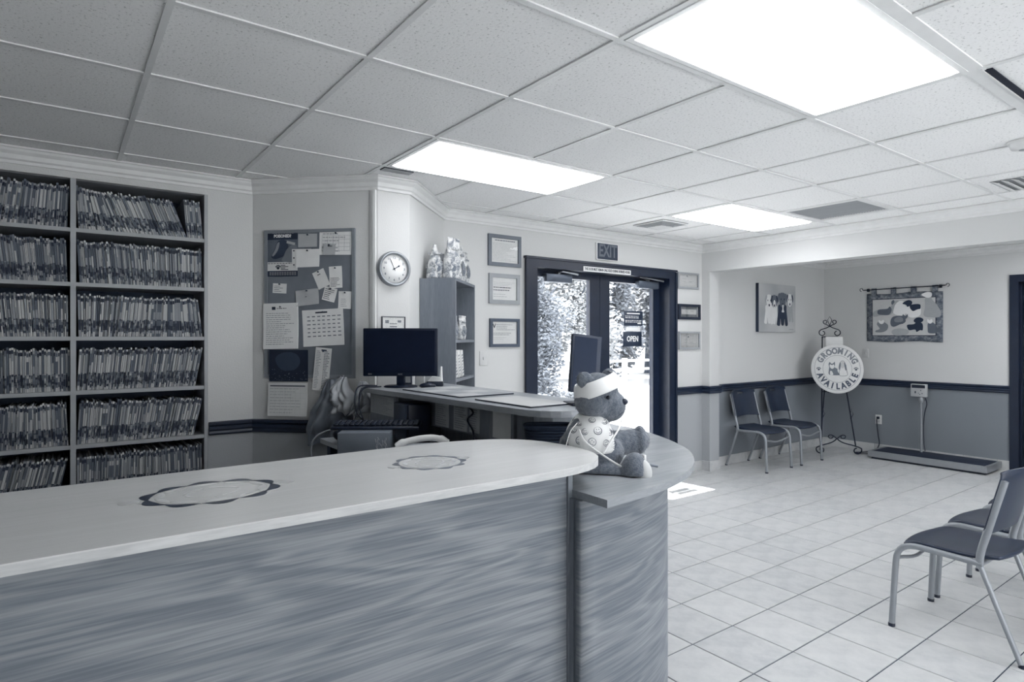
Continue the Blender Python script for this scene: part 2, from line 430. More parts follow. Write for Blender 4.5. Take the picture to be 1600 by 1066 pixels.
# ------------------------------------------------------------------ light fixtures
DIM = {0: 0.5, 5: 1.9, 2: 1.0}   # panel strengths trimmed to balance the light, alcove panel boosted
M_DIFFS = [emit('light_diffuser', 245, LIGHT*DIM.get(k, 1.0)) for k in range(len(LIGHTS))]; M_FIX = plain('fixture_white', 225, 0.4)
for kl, (lx, ly, where) in enumerate(LIGHTS):
    t = thing('ceiling_light', 'rectangular fluorescent ceiling panel '+where, 'ceiling light', (lx+CP, ly+CP/2, H-0.006), 0, 'fluorescent ceiling panels')
    m = MB(); L, W = 2*CP-0.03, CP-0.03; fw = 0.022
    m.bb(-L/2, L/2, -W/2, -W/2+fw, 0, 0.02); m.bb(-L/2, L/2, W/2-fw, W/2, 0, 0.02)
    m.bb(-L/2, -L/2+fw, -W/2+fw, W/2-fw, 0, 0.02); m.bb(L/2-fw, L/2, -W/2+fw, W/2-fw, 0, 0.02)
    m.bb(-L/2, L/2, -W/2, W/2, 0.035, 0.05)
    obj('frame', m, M_FIX, t)
    # lens dropped below flush, its sloping sides added to light the ceiling
    m = MB(); X_, Y_ = L/2-fw, W/2-fw
    m.add([(-X_,-Y_,0.004),(X_,-Y_,0.004),(X_,Y_,0.004),(-X_,Y_,0.004),(-X_+0.012,-Y_+0.012,-0.010),(X_-0.02,-Y_+0.02,-0.010),(X_-0.02,Y_-0.02,-0.010),(-X_+0.02,Y_-0.02,-0.010)],
          [(0,1,5,4),(1,2,6,5),(2,3,7,6),(3,0,4,7),(4,5,6,7)]); m.bb(-X_,X_,-Y_,Y_,0.004,0.006)
    obj('diffuser', m, M_DIFFS[kl], t)
# ------------------------------------------------------------------ crown moulding, chair rails, tiled skirting
CROWN = [(0,H),(0,H-0.085),(0.012,H-0.085),(0.014,H-0.07),(0.024,H-0.062),(0.03,H-0.04),(0.045,H-0.025),(0.05,H-0.012),(0.06,H-0.01),(0.06,H)]
b = MB(); b.sweep([(XA,4.2),(1.0,4.2),(1.6,3.6),(1.82,3.6),(2.42,4.2),(5.67,4.2),(5.67,YA)], CROWN); struct('trim_1', b, M_TRIM, label='stepped crown moulding along the ceiling edge')
b = MB(); b.sweep([(5.84,YA),(5.84,4.2),(XB,4.2),(XB,YA)], CROWN); struct('trim_2', b, M_TRIM)
RAILP = [(0,0.842),(0.014,0.842),(0.02,0.852),(0.016,0.866),(0.022,0.874),(0.022,0.888),(0.015,0.896),(0.026,0.906),(0.026,0.918),(0.012,0.924),(0,0.924)]
b = MB(); b.sweep([(0.74,4.2),(1.0,4.2),(1.6,3.6),(1.82,3.6),(2.42,4.2),(3.22,4.2)], RAILP); struct('trim_3', b, M_RAIL, label='dark chair rail below the bulletin board')
b = MB(); b.sweep([(5.19,4.2),(5.67,4.2),(5.67,4.1),(5.84,4.1),(5.84,4.2),(XB,4.2),(XB,2.18)], RAILP); struct('trim_4', b, M_RAIL, label='dark chair rail running round the alcove')
b = MB(); b.prism([(1.56-0.0,3.64),(1.6,3.6),(1.596,3.588),(1.575,3.6),(1.548,3.628)], 0.92, H-0.07); 
b = MB(); MM = Matrix.Translation((1.588,3.612,0)) @ Matrix.Rotation(-PI/4, 4, 'Z')
for x_, w_, d_ in ((-0.026, 0.012, 0.010), (-0.014, 0.014, 0.016), (0.0, 0.016, 0.022)): b.bb(x_-w_/2, x_+w_/2, -d_, 0.0, 0.925, H-0.085, M=MM)
struct('trim_5', b, M_TRIM, label='pale vertical corner moulding beside the clock')
def skirting(name, segs, label):
    root = None; m = MB()
    base = MB()
    for (p, q) in segs:
        p, q = Vector(p), Vector(q); dr = (q-p).normalized(); nn = Vector((dr.y, -dr.x)); L = (q-p).length
        base.prism([p, q, q+nn*0.004, p+nn*0.004], 0, 0.102)
    root = struct(name, base, M_GROUT, label=label)
    for (p, q) in segs:
        p, q = Vector(p), Vector(q); dr = (q-p).normalized(); nn = Vector((dr.y, -dr.x)); L = (q-p).length; s = 0
        while s < L-0.01:
            e = min(L, s+TP); m = MB(); a, c = p+dr*(s+0.002), p+dr*(e-0.002)
            m.prism([a, c, c+nn*0.011, a+nn*0.011], 0.001, 0.105); obj('skirting_tile', m, M_TILE, root); s += TP
skirting('baseboard_back', [((5.19,4.2),(5.67,4.2)),((5.67,4.2),(5.67,4.089)),((5.659,4.1),(5.851,4.1)),((5.84,4.1),(5.84,4.2)),((5.84,4.2),(XB,4.2))], 'ceramic tile skirting along the alcove back wall')
skirting('baseboard_right', [((XB,4.19),(XB,2.18))], 'ceramic tile skirting along the alcove end wall')
# ------------------------------------------------------------------ outside the doors
M_CONC = plain('sunlit_concrete', 190, 0.9)
b = MB(); b.bb(-30, 60, 4.36, 60, -0.2, -0.02); b.bb(-30, 60, -40, YA-0.15, -0.2, -0.02); o = struct('ground', b, M_CONC, label='bright sunlit paving outside the doors')  # slab behind the front wall is unseen, bouncing sun through the added window
M_LEAF = [plain('leaf_a', 146, 0.7), plain('leaf_b', 172, 0.7), plain('leaf_c', 122, 0.7)]
M_BARK = plain('bark', 96, 0.9); M_FENCE = plain('fence_white', 235, 0.6)
def foliage(blobs, n, size, seed):
    r = random.Random(seed); m = MB()
    for _ in range(n):
        c, rad = r.choice(blobs)
        d = Vector((r.gauss(0,1), r.gauss(0,1), r.gauss(0,1))).normalized()*(r.random()**0.45)
        p = Vector(c)+Vector((d.x*rad[0], d.y*rad[1], d.z*rad[2]))
        if p.z < 0.0: p.z = abs(p.z)*0.5
        a = Vector((r.gauss(0,1), r.gauss(0,1), r.gauss(0,1))).normalized(); bb_ = a.orthogonal().normalized(); s = size*(0.6+0.8*r.random())
        m.add([p-a*s, p+bb_*s*0.45, p+a*s, p-bb_*s*0.45], [(0,1,2,3)])
    return m
def tree(x, y, h, rx, mi, seed, label, name='tree', trunk=0.12, low=0.25, n=2600, size=0.16):
    r = random.Random(seed)
    t = thing(name, label, 'tree' if name == 'tree' else 'shrub', (x, y, -0.02), 0, 'trees and shrubs beyond the doors')
    blobs = []
    for k in range(9):
        a = 2*PI*r.random(); q = rx*0.55*r.random()
        blobs.append(((q*math.cos(a), q*math.sin(a), h*(low+(0.95-low)*k/8)), (rx*(0.35+0.3*r.random()), rx*(0.35+0.3*r.random()), h*0.16)))
    obj('foliage', foliage(blobs, n, size, seed), M_LEAF[mi], t, fix=False)
    m = MB(); m.tube([(0,0,0),(0.05*rx,0,h*0.35),(-0.05*rx,0.04,h*0.8)], [trunk, trunk*0.8, trunk*0.3], 7)
    for k in range(5):
        a = 2*PI*r.random(); z = h*(0.3+0.09*k); m.tube([(0,0,z),(0.5*rx*math.cos(a), 0.5*rx*math.sin(a), z+h*0.18)], [trunk*0.4, trunk*0.12], 5)
    obj('trunk', m, M_BARK, t)
    return t
tree(7.6, 9.6, 3.0, 1.15, 2, 1, 'dense dark shrub seen in the left door pane, nearest', 'shrub', 0.05, 0.12, 15000, 0.05)
tree(10.4, 11.6, 4.4, 1.5, 1, 2, 'pale thin-stemmed tree in the middle of the left pane', 'tree', 0.06, 0.3, 14000, 0.06)
tree(10.0, 15.2, 6.5, 2.9, 0, 3, 'tall tree behind the fence at the left pane edge', 'tree', 0.16, 0.2, 17000, 0.11)
tree(13.2, 16.6, 6.4, 2.7, 1, 4, 'broad pale tree behind the fence between the panes', 'tree', 0.16, 0.2, 17000, 0.11)
tree(15.6, 15.6, 5.0, 1.7, 2, 5, 'rounded dark tree left in the right pane', 'tree', 0.14, 0.15, 16000, 0.09)
tree(19.6, 17.2, 6.2, 2.5, 0, 6, 'tree behind the fence at the right pane edge', 'tree', 0.16, 0.2, 17000, 0.11)
tree(16.5, 22.0, 9.5, 3.6, 1, 7, 'tallest tree far behind the others', 'tree', 0.2, 0.25, 17000, 0.16)
tree(6.7, 8.7, 0.42, 0.7, 2, 8, 'low clump of plants at the paving edge', 'shrub', 0.012, 0.3, 900, 0.05)
tree(8.3, 9.0, 0.34, 0.6, 0, 9, 'low clump of plants right of the other clump', 'shrub', 0.012, 0.3, 700, 0.05)
t = thing('fence', 'white post and rail fence across the far side of the paving', 'fence', (0, 13.2, -0.02))
for z in (0.45, 0.72): m = MB(); m.bb(4, 30, -0.02, 0.02, z, z+0.075); obj('rail', m, M_FENCE, t)
for k in range(14): m = MB(); m.bb(4+2*k-0.06, 4+2*k+0.06, -0.06, 0.06, 0, 0.84); obj('post', m, M_FENCE, t)
# ------------------------------------------------------------------ double glass door
def glass_mat():
    t = NT('clear_glass'); tr = t.n('ShaderNodeBsdfTransparent'); tr.inputs[0].default_value = (0.985, 0.985, 0.985, 1)
    gl = t.n('ShaderNodeBsdfGlossy', Roughness=0.02); lw = t.n('ShaderNodeLayerWeight', Blend=0.25)
    mx = t.n('ShaderNodeMixShader'); mu = t.n('ShaderNodeMath', _operation='MULTIPLY'); mu.inputs[1].default_value = 0.5
    t.l(lw.outputs['Fresnel'], mu.inputs[0]); t.l(mu.outputs[0], mx.inputs[0]); t.l(tr.outputs[0], mx.inputs[1]); t.l(gl.outputs[0], mx.inputs[2])
    t.l(mx.outputs[0], t.out.inputs['Surface']); return t.m
M_GLASS = glass_mat()
M_STEEL = plain('brushed_steel', 150, 0.35, 0.8); M_CLOSER = plain('closer_cover', 92, 0.4, 0.3)
b = MB()
b.bb(3.221, 3.334, 4.165, 4.37, 0, 2.062); b.bb(5.085, 5.188, 4.165, 4.37, 0, 2.062); b.bb(3.221, 5.188, 4.165, 4.37, 2.062, 2.135)
b.bb(3.205, 3.235, 4.155, 4.1645, 0, 2.13); b.bb(5.175, 5.204, 4.155, 4.1645, 0, 2.13); b.bb(3.205, 5.204, 4.155, 4.1995, 2.1355, 2.155)
b.bb(3.334, 5.085, 4.25, 4.37, -0.003, 0.008)
door1 = struct('door_1', b, M_DARKFRAME, label='dark framed double glass entrance door')
for xa, xb, hs in ((3.34, 4.208, 1), (4.212, 5.08, -1)):
    m = MB(); ya, yb = 4.295, 4.345; out, inn = (0.1, 0.13)
    l_, r_ = (out, inn) if hs == 1 else (inn, out)
    m.bb(xa, xa+l_, ya, yb, 0.01, 2.058); m.bb(xb-r_, xb, ya, yb, 0.01, 2.058)
    m.bb(xa+l_, xb-r_, ya, yb, 2.0, 2.058); m.bb(xa+l_, xb-r_, ya, yb, 0.01, 0.26)
    leaf = obj('door_leaf', m, M_DARKFRAME, door1)
    m = MB(); m.bb(xa+l_-0.01, xb-r_+0.01, 4.317, 4.323, 0.25, 2.01); obj('glass_pane', m, M_GLASS, leaf)
    hx = xb-0.065 if hs == 1 else xa+0.065
    for yy, sg in (((4.345, 1),) if hs == 1 else ()):
        m = MB(); dx = -0.09*hs
        m.tube(smooth_path([(hx, yy, 1.24), (hx+dx*0.2, yy+sg*0.05, 1.245), (hx+dx, yy+sg*0.06, 1.235), (hx+dx*1.05, yy+sg*0.06, 1.1), (hx+dx, yy+sg*0.06, 0.97), (hx+dx*0.2, yy+sg*0.05, 0.96), (hx, yy, 0.965)], 5), 0.012, 8)
        obj('pull_handle', m, M_DARKFRAME, leaf)
for k, (xa, xb) in enumerate(((3.49, 3.80), (4.70, 5.0))):
    m = MB(); m.rbox(((xa+xb)/2, 4.262, 1.99), (xb-xa, 0.06, 0.075), 0.006); 
    if k == 0: arm = [((xa+xb)/2, 4.25, 2.04), (xa+0.16, 4.2, 2.05), (xb+0.03, 4.19, 2.03)]
    else: arm = [((xa+xb)/2, 4.25, 2.04), (xa-0.03, 4.2, 2.06), (xb+0.02, 4.19, 2.03)]
    m2 = MB(); m2.tube(arm, 0.009, 6); m2.lathe([(0.02,0),(0.02,0.02),(0,0.02)], 10, M=Matrix.Translation(((xa+xb)/2, 4.25, 2.025)))
    c = obj('door_closer', m, M_CLOSER, door1); obj('closer_arm', m2, M_STEEL, c)
for k in range(4): m = MB(); x_ = WX0+(WX1-WX0)*k/4; m.bb(x_+0.025, x_+(WX1-WX0)/4-0.025, YA-0.083, YA-0.077, WZ0+0.05, WZ1-0.05); obj('glass_pane', m, M_GLASS, fill_win)  # panes of the added daylight window
M_SIGNW = plain('sign_white', 236, 0.5); M_INK = plain('print_ink', 30, 0.6); M_SIGND = plain('sign_dark', 48, 0.5); M_GREYINK = plain('print_grey', 110, 0.6)
def sign_plate(name, label, x0, x1, z0, z1, y, mat, th=0.004):
    t = thing(name, label, 'sign', M=wallM((x0+x1)/2, y, (z0+z1)/2, BACK))
    m = MB(); m.rbox((0,0,0), (x1-x0, z1-z0, th), 0.0015, 1); obj('plate', m, mat, t); return t
t = sign_plate('door_notice', 'narrow white notice strip on the door head', 3.87, 4.50, 2.062, 2.108, 4.161, M_SIGNW)
lettering('notice_lettering', 'THIS DOOR MUST REMAIN UNLOCKED DURING BUSINESS HOURS', 0.035, M_INK, t, Matrix.Translation((0,0,0.003)), width=0.6, bold=0.0006)
t = sign_plate('hours_sign', 'dark opening hours sign on the right glass pane', 4.56, 4.835, 1.57, 1.72, 4.31, M_SIGND)
rr = random.Random(4)
for k, (zz, ww, sz) in enumerate(((0.05, 0.19, 0.012),)):
    m = MB(); m.bb(-ww/2, ww/2, zz-sz/2, zz+sz/2, 0.0025, 0.003); obj('heading_bar', m, M_SIGNW, t)
m = MB()
for zz in (0.022, 0.006, -0.022, -0.037): 
    x_ = -0.12
    while x_ < 0.06+0.05*rr.random():
        w_ = 0.012+0.03*rr.random(); m.bb(x_, x_+w_, zz-0.003, zz+0.003, 0.0025, 0.003); x_ += w_+0.008
m.bb(0.06, 0.115, -0.056, -0.047, 0.0025, 0.003)
o = obj('print', m, M_SIGNW, t); o['kind'] = 'stuff'
t = sign_plate('open_sign', 'small dark sign reading OPEN on the right glass pane', 4.548, 4.822, 1.36, 1.51, 4.31, M_SIGND)
lettering('open_lettering', 'OPEN', 0.078, M_SIGNW, t, Matrix.Translation((0,0.0,0.003)), width=0.165, bold=0.002)
m = MB(); m.rbox((0.0,0.0,0), (0.05,0.05,0.004), 0.002, 1); o = obj('window_sticker', m, M_SIGNW); o.matrix_world = wallM(4.53, 4.312, 1.545, BACK); tag(o, 'small white sticker on the glass left of the OPEN sign', 'sticker')
m = MB(); m.bb(-0.10, 0.10, -0.02, 0.02, -0.001, 0.001); m.bb(-0.08, -0.075, 0.02, 0.05, -0.001, 0.001); m.bb(0.08, 0.085, 0.02, 0.05, -0.001, 0.001)
o = obj('sign_hanger', m, M_SIGNW); o.matrix_world = wallM(4.70, 4.312, 1.535, BACK); tag(o, 'white hanger strip between the hours sign and OPEN sign', 'hanger')
# exit sign
t = thing('exit_sign', 'dark wall sign reading EXIT above the glass doors', 'sign', M=wallM(4.198, 4.2, 2.267, BACK))
m = MB(); m.rbox((0,0,0.012), (0.286, 0.164, 0.024), 0.004); obj('housing', m, M_SIGNW, t)
m = MB(); m.rbox((0,0,0.0245), (0.27, 0.15, 0.004), 0.002); obj('face', m, M_SIGND, t)
lettering('exit_lettering', 'EXIT', 0.165, M_GREYINK, t, Matrix.Translation((0,0.002,0.0275)), width=0.235, bold=0.004)
# ------------------------------------------------------------------ file shelves and folders
M_SHELF = plain('shelf_laminate', 168, 0.5); M_SHELFIN = plain('shelf_inside', 60, 0.8)
SH = [2.062, 1.759, 1.4555, 1.152, 0.85, 0.547, 0.244]; XL, XM0, XM1, XR = -0.607, 0.041, 0.067, 0.715
t = thing('file_shelf', 'built-in filing shelves packed with paper folders', 'shelf', (0, 4.2, 0.22)); TZ = Matrix.Translation((0,-4.2,-0.22))
def part(name, mb, mat, parent, M=TZ): return obj(name, mb, mat, parent, M)
m = MB(); m.bb(XL-0.02, XR+0.02, 4.575, 4.59, 0.222, 2.34); part('back_panel', m, M_SHELFIN, t)
m = MB(); m.bb(XL-0.018, XL, 4.192, 4.575, 0.222, 2.337); part('side_panel', m, M_SHELF, t)
m = MB(); m.bb(XR, XR+0.018, 4.192, 4.575, 0.222, 2.337); part('side_panel', m, M_SHELF, t)
m = MB(); m.bb(XM0, XM1, 4.196, 4.575, 0.222, 2.337); part('divider', m, M_SHELF, t)
m = MB(); m.bb(XL, XR, 4.241, 4.575, 2.337, 2.35); part('top_panel', m, M_SHELF, t)
for z in SH:
    for xa, xb in ((XL, XM0), (XM1, XR)): m = MB(); m.bb(xa, xb, 4.2, 4.575, z-0.022, z); part('shelf_board', m, M_SHELF, t)
M_FOLD = [plain('folder_manila', 190, 0.8), plain('folder_grey', 150, 0.8), plain('folder_dark_tab', 34, 0.7), plain('folder_mid', 100, 0.8), plain('folder_white', 216, 0.8)]
def folder_mb(r):
    m = MB(); t_ = 0.0046+0.0075*r.random()**1.6; hh = 0.222+0.022*r.random(); dp = 0.29; fy = 0.012*r.random()
    base = r.choice((0, 0, 0, 1, 1, 4 if r.random() < 0.35 else 1, 3)); bands = []; z = 0
    tagz = 0.09+0.012*r.random()
    while z < tagz:
        z2 = min(tagz, z+0.008+0.02*r.random()); bands.append((z, z2, r.choice((2, 2, 2, 3, 3, 1, base)) if z > 0.012 else base)); z = z2
    while z < hh-0.032:
        z2 = min(hh-0.032, z+0.03+0.07*r.random()); bands.append((z, z2, base if r.random() < 0.8 else r.choice((1, 3)))); z = z2
    bands.append((hh-0.032, hh-0.012, r.choice((2, 2, 2, 3, 1)))); bands.append((hh-0.012, hh, r.choice((0, 4, 1, 3))))
    for a, c, k in bands:
        ins = t_*0.5*(0.25*r.random())
        m.add([(ins, fy, a), (t_-ins, fy, a), (t_-ins, fy, c), (ins, fy, c)], [(0,1,2,3)], k)
    m.add([(0,fy,0),(t_,fy,0),(t_,dp,0),(0,dp,0),(0,fy,hh),(t_,fy,hh),(t_,dp,hh-0.01),(0,dp,hh-0.01)], [(0,3,2,1),(4,5,6,7),(0,4,7,3),(1,2,6,5),(3,7,6,2),(0,1,5,4)], base)
    # the plain body stands a hair behind its tabbed front
    for i_ in (-8,-7,-4,-3): m.v[i_].y += 0.0012
    return m, t_
rf = random.Random(11); VAR = []
for k in range(46):
    m, t_ = folder_mb(rf); VAR.append((m, t_, m.mesh('file_folder', M_FOLD)))
LEAN = {(0,1): lambda s: -2-19*min(1, s*3.0) if s < 0.86 else -5, (1,1): lambda s: -3-2*math.sin(5*s), (2,1): lambda s: -2+7*math.sin(4*s), (3,1): lambda s: 3+8*s if s < 0.93 else 2,
        (4,1): lambda s: 3+11*s, (5,1): lambda s: 2*math.sin(6*s), (0,0): lambda s: 10-8*s, (1,0): lambda s: -10+8*s, (2,0): lambda s: -9+9*s, (3,0): lambda s: -1+1*s, (4,0): lambda s: 3*math.sin(5*s), (5,0): lambda s: 11+2*s}
def nth(k): return '%d%s' % (k, 'th' if 10 < k % 100 < 14 else {1:'st',2:'nd',3:'rd'}.get(k % 10, 'th'))
ORD = ['top', 'second', 'third', 'fourth']
stuff = MB(); nf = 0
for row in range(6):
    for colm in (1, 0):
        xa, xb = (XM1, XR) if colm else (XL, XM0)
        if colm == 0: xa = -0.45
        x = xa+0.004; zb = SH[row]+0.0005
        if LEAN[(row,colm)](0) < 0: x += 0.24*math.sin(-R(LEAN[(row,colm)](0)))
        kf = 0
        while True:
            kf += 1; s = (x-xa)/(xb-xa); le = R(LEAN[(row,colm)](s)); m, t_, me = rf.choice(VAR)
            if x+t_/math.cos(le)+max(0, 0.235*math.sin(le)) > xb-0.003: break
            Mx = Matrix.Translation((x, 4.212+0.006*rf.random(), zb+max(0, math.sin(le)*t_))) @ Matrix.Rotation(le, 4, 'Y')
            if colm == 1 and row < 4 and nf < 300:
                o = obj('file_folder', me, None); o.matrix_world = Mx
                tag(o, 'file folder, %s from the divider on the %s shelf, right column' % (nth(kf), ORD[row]), 'folder', 'folders on the %s right shelf' % ORD[row]); nf += 1
            else:
                base_ = len(stuff.v); stuff.v += [Mx @ q for q in m.v]; stuff.f += [[base_+i_ for i_ in f] for f in m.f]; stuff.mi += m.mi; stuff.sm += m.sm
            x += t_/math.cos(le)+0.0006+0.001*rf.random()
print('folders', nf)
o = obj('file_folder_rows', stuff, M_FOLD, fix=False); o['kind'] = 'stuff'; o['label'] = 'tightly packed file folders of the left column and lower shelves'; o['category'] = 'folders'
# ------------------------------------------------------------------ front counter
M_TOP = wood('counter_top_laminate', 204, 220, 0.24, (0.8, 7, 7), fine=0.5, spec=0.5)
M_LOWTOP = wood('low_ledge_oak', 135, 175, 0.26, (0.9, 6, 6), fine=0.45, spec=0.5)
M_OAK = oak('oak_panel', 116, 154)
M_OAKPOST = wood('oak_post', 105, 150, 0.5, (9, 9, 0.6), fine=0.4)
M_EDGE = wood('top_edge_strip', 170, 222, 0.4, (3, 9, 9), fine=0.4)
CT = 1.07
out = [(-1.9,1.335),(1.10,1.335)]+[(p.x,p.y) for p in bez((1.10,1.335,0),(1.34,1.335,0),(1.44,1.40,0),(1.44,1.62,0),10)[1:]]+[(p.x,p.y) for p in bez((1.44,1.62,0),(1.44,1.86,0),(1.30,1.955,0),(0.95,1.955,0),10)[1:]]+[(-1.9,1.94)]
t = thing('reception_worktop', 'long pale counter top with rounded end and inlaid medallions', 'counter top', (-0.2, 1.64, CT-0.022)); TC = Matrix.Translation((0.2,-1.64,-CT+0.022))
m = MB(); m.prism(out, CT-0.003, CT); obj('surface', m, M_TOP, t, TC)
m = MB(); m.prism(out, CT-0.022, CT-0.003); obj('edge_band', m, M_EDGE, t, TC)
M_INLD = plain('inlay_dark', 44, 0.3); M_INLL = plain('inlay_light', 200, 0.3); M_INLM = plain('inlay_mid', 140, 0.3)
def medallion(cx, cy, rx, ry, dark, soft):
    """scalloped ring of leaf and petal pieces round a small centre oval"""
    root = obj('inlay_medallion', MB().prism([(cx+rx*1.02*math.cos(2*PI*k/40)*(1+0.05*math.cos(12*PI*k/40)), cy+ry*1.02*math.sin(2*PI*k/40)*(1+0.05*math.cos(12*PI*k/40))) for k in range(40)], CT+0.0000, CT+0.0004), M_TOP, t, TC)
    nn = 10
    for k in range(nn):
        a = 2*PI*(k+0.5)/nn; px, py = cx+rx*0.86*math.cos(a), cy+ry*0.86*math.sin(a)
        ta = math.atan2(ry*math.cos(a), -rx*math.sin(a)); L = (rx+ry)*0.145
        def leafp(l, w_, off, bend):
            pts = []
            for i_ in range(9):
                s = -1+2*i_/8; pts.append((s*l, w_*(1-s*s)+off+bend*s*s))
            for i_ in range(9):
                s = 1-2*i_/8; pts.append((s*l, -w_*0.35*(1-s*s)+off+bend*s*s))
            return [(px+q[0]*math.cos(ta)-q[1]*math.sin(ta), py+q[0]*math.sin(ta)+q[1]*math.cos(ta)) for q in pts[:-1] if True]
        m_ = MB(); m_.prism(leafp(L, -L*0.5, -0.006, 0.010), CT+0.0003, CT+0.0008); obj('inlay_leaf', m_, dark, root)
        m_ = MB(); m_.prism(leafp(L*0.8, L*0.35, 0.014, 0.002), CT+0.0003, CT+0.0009); obj('inlay_petal', m_, soft, root)
    m_ = MB()
    for k in range(28):
        if k % 7 == 0: continue
        a, c = 2*PI*k/28, 2*PI*(k+1)/28
        P_ = lambda a_, q: (cx+rx*q*math.cos(a_), cy+ry*q*math.sin(a_))
        m_.prism([P_(a,0.36), P_(a,0.42), P_(c,0.42), P_(c,0.36)], CT+0.0003, CT+0.0009)
    obj('inlay_ring', m_, M_INLM if dark is M_INLM else soft, root)
    for sx in (-1, 1):
        m_ = MB(); m_.prism([(cx+sx*rx*(1.13+0.14*math.cos(q)), cy+ry*0.16*math.sin(q)) for q in [2*PI*i_/14 for i_ in range(14)]], CT+0.0002, CT+0.0008); obj('inlay_bud', m_, soft, root)
medallion(0.30, 1.655, 0.155, 0.122, M_INLD, M_INLL); medallion(0.905, 1.655, 0.108, 0.105, plain('inlay_grey', 104, 0.3), plain('inlay_soft', 186, 0.3))
t = thing('reception_counter', 'oak veneered reception counter front with curved end', 'counter', (0.4, 1.5, 0)); TB = Matrix.Translation((-0.4,-1.5,0))
m = MB(); m.bb(-1.9, 1.268, 1.44, 1.46, 0, CT-0.022); obj('front_panel', m, M_OAK, t, TB)
m = MB(); m.bb(-1.9, 1.25, 1.47, 1.90, 0, 0.10); m.bb(1.23, 1.25, 1.46, 1.90, 0, CT-0.022); m.bb(-1.9, -1.88, 1.46, 1.90, 0, CT-0.022); obj('carcass', m, M_OAKPOST, t, TB)
m = MB(); m.bb(1.268, 1.286, 1.432, 1.50, 0, CT-0.022); m.bb(1.272, 1.29, 1.412, 1.434, 0, 0.952); m.bb(1.276, 1.30, 1.386, 1.414, 0, 0.952); obj('corner_post', m, M_OAKPOST, t, TB)
LOW = 0.976
arc = [(1.283,1.278),(1.53,1.308),(1.698,1.353),(1.828,1.405),(1.966,1.49),(2.117,1.627),(2.216,1.765),(2.294,1.902),(2.391,2.127),(2.433,2.322),(2.45,2.60),(2.45,3.0)]
arcs = [(p.x,p.y) for p in smooth_path([(a,c,0) for a,c in arc], 4)]
def offset(pts, d):
    o = []
    for i_ in range(len(pts)):
        a = Vector(pts[max(0,i_-1)]); c = Vector(pts[min(len(pts)-1,i_+1)]); tt = (c-a).normalized(); o.append((pts[i_][0]-tt.y*d, pts[i_][1]+tt.x*d))
    return o
inn = [p for p in offset(arcs, 0.10)]; inn2 = [p for p in offset(arcs, 0.12)]
m = MB(); m.prism(inn+inn2[::-1], 0, LOW-0.024, smooth_side=False)
o = obj('curved_panel', m, M_OAK, t, TB)
for p in o.data.polygons: p.use_smooth = len(p.vertices) == 4 and abs(p.normal.z) < 0.5
t = thing('reception_ledge', 'lower curved oak ledge holding the teddy bear', 'counter top', (1.8, 1.8, LOW-0.024)); TL = Matrix.Translation((-1.8,-1.8,-LOW+0.024))
poly = arcs+[(2.05,3.0),(2.05,2.16),(1.47,2.16),(1.47,1.95),(1.29,1.95)]
m = MB(); m.prism(poly, LOW-0.004, LOW); obj('surface', m, M_LOWTOP, t, TL)
m = MB(); m.prism(poly, LOW-0.024, LOW-0.004); obj('edge_band', m, M_LOWTOP, t, TL)
# ------------------------------------------------------------------ printed paper helpers
M_PAPER = plain('paper_white', 226, 0.8); M_PAPER2 = plain('paper_grey', 216, 0.8); M_PINK = plain('pin_dark', 40, 0.4); M_PAPERD = plain('paper_shade', 176, 0.8)
def words(w, h, r, rows, top=0.86, left=0.1, right=0.9, bottom=0.08, fill=0.85, lh=0.35):
    """rects (x0,x1,y0,y1) of word marks in lines of text"""
    out = []
    for k in range(rows):
        y = (top-(top-bottom)*(k+0.5)/rows)*h; x = left*w; e = (left+(right-left)*(fill*(0.55+0.45*r.random())))*w; hh = (top-bottom)*h/rows*lh
        while x < e:
            ww = w*(0.03+0.09*r.random()); out.append((x, min(x+ww, e), y-hh/2, y+hh/2)); x += ww+w*0.018
    return out
def grid(w, h, nx, ny, x0, x1, y0, y1, th):
    out = []
    for k in range(nx+1): x = (x0+(x1-x0)*k/nx)*w; out.append((x-th/2, x+th/2, y0*h, y1*h))
    for k in range(ny+1): y = (y0+(y1-y0)*k/ny)*h; out.append((x0*w, x1*w, y-th/2, y+th/2))
    return out
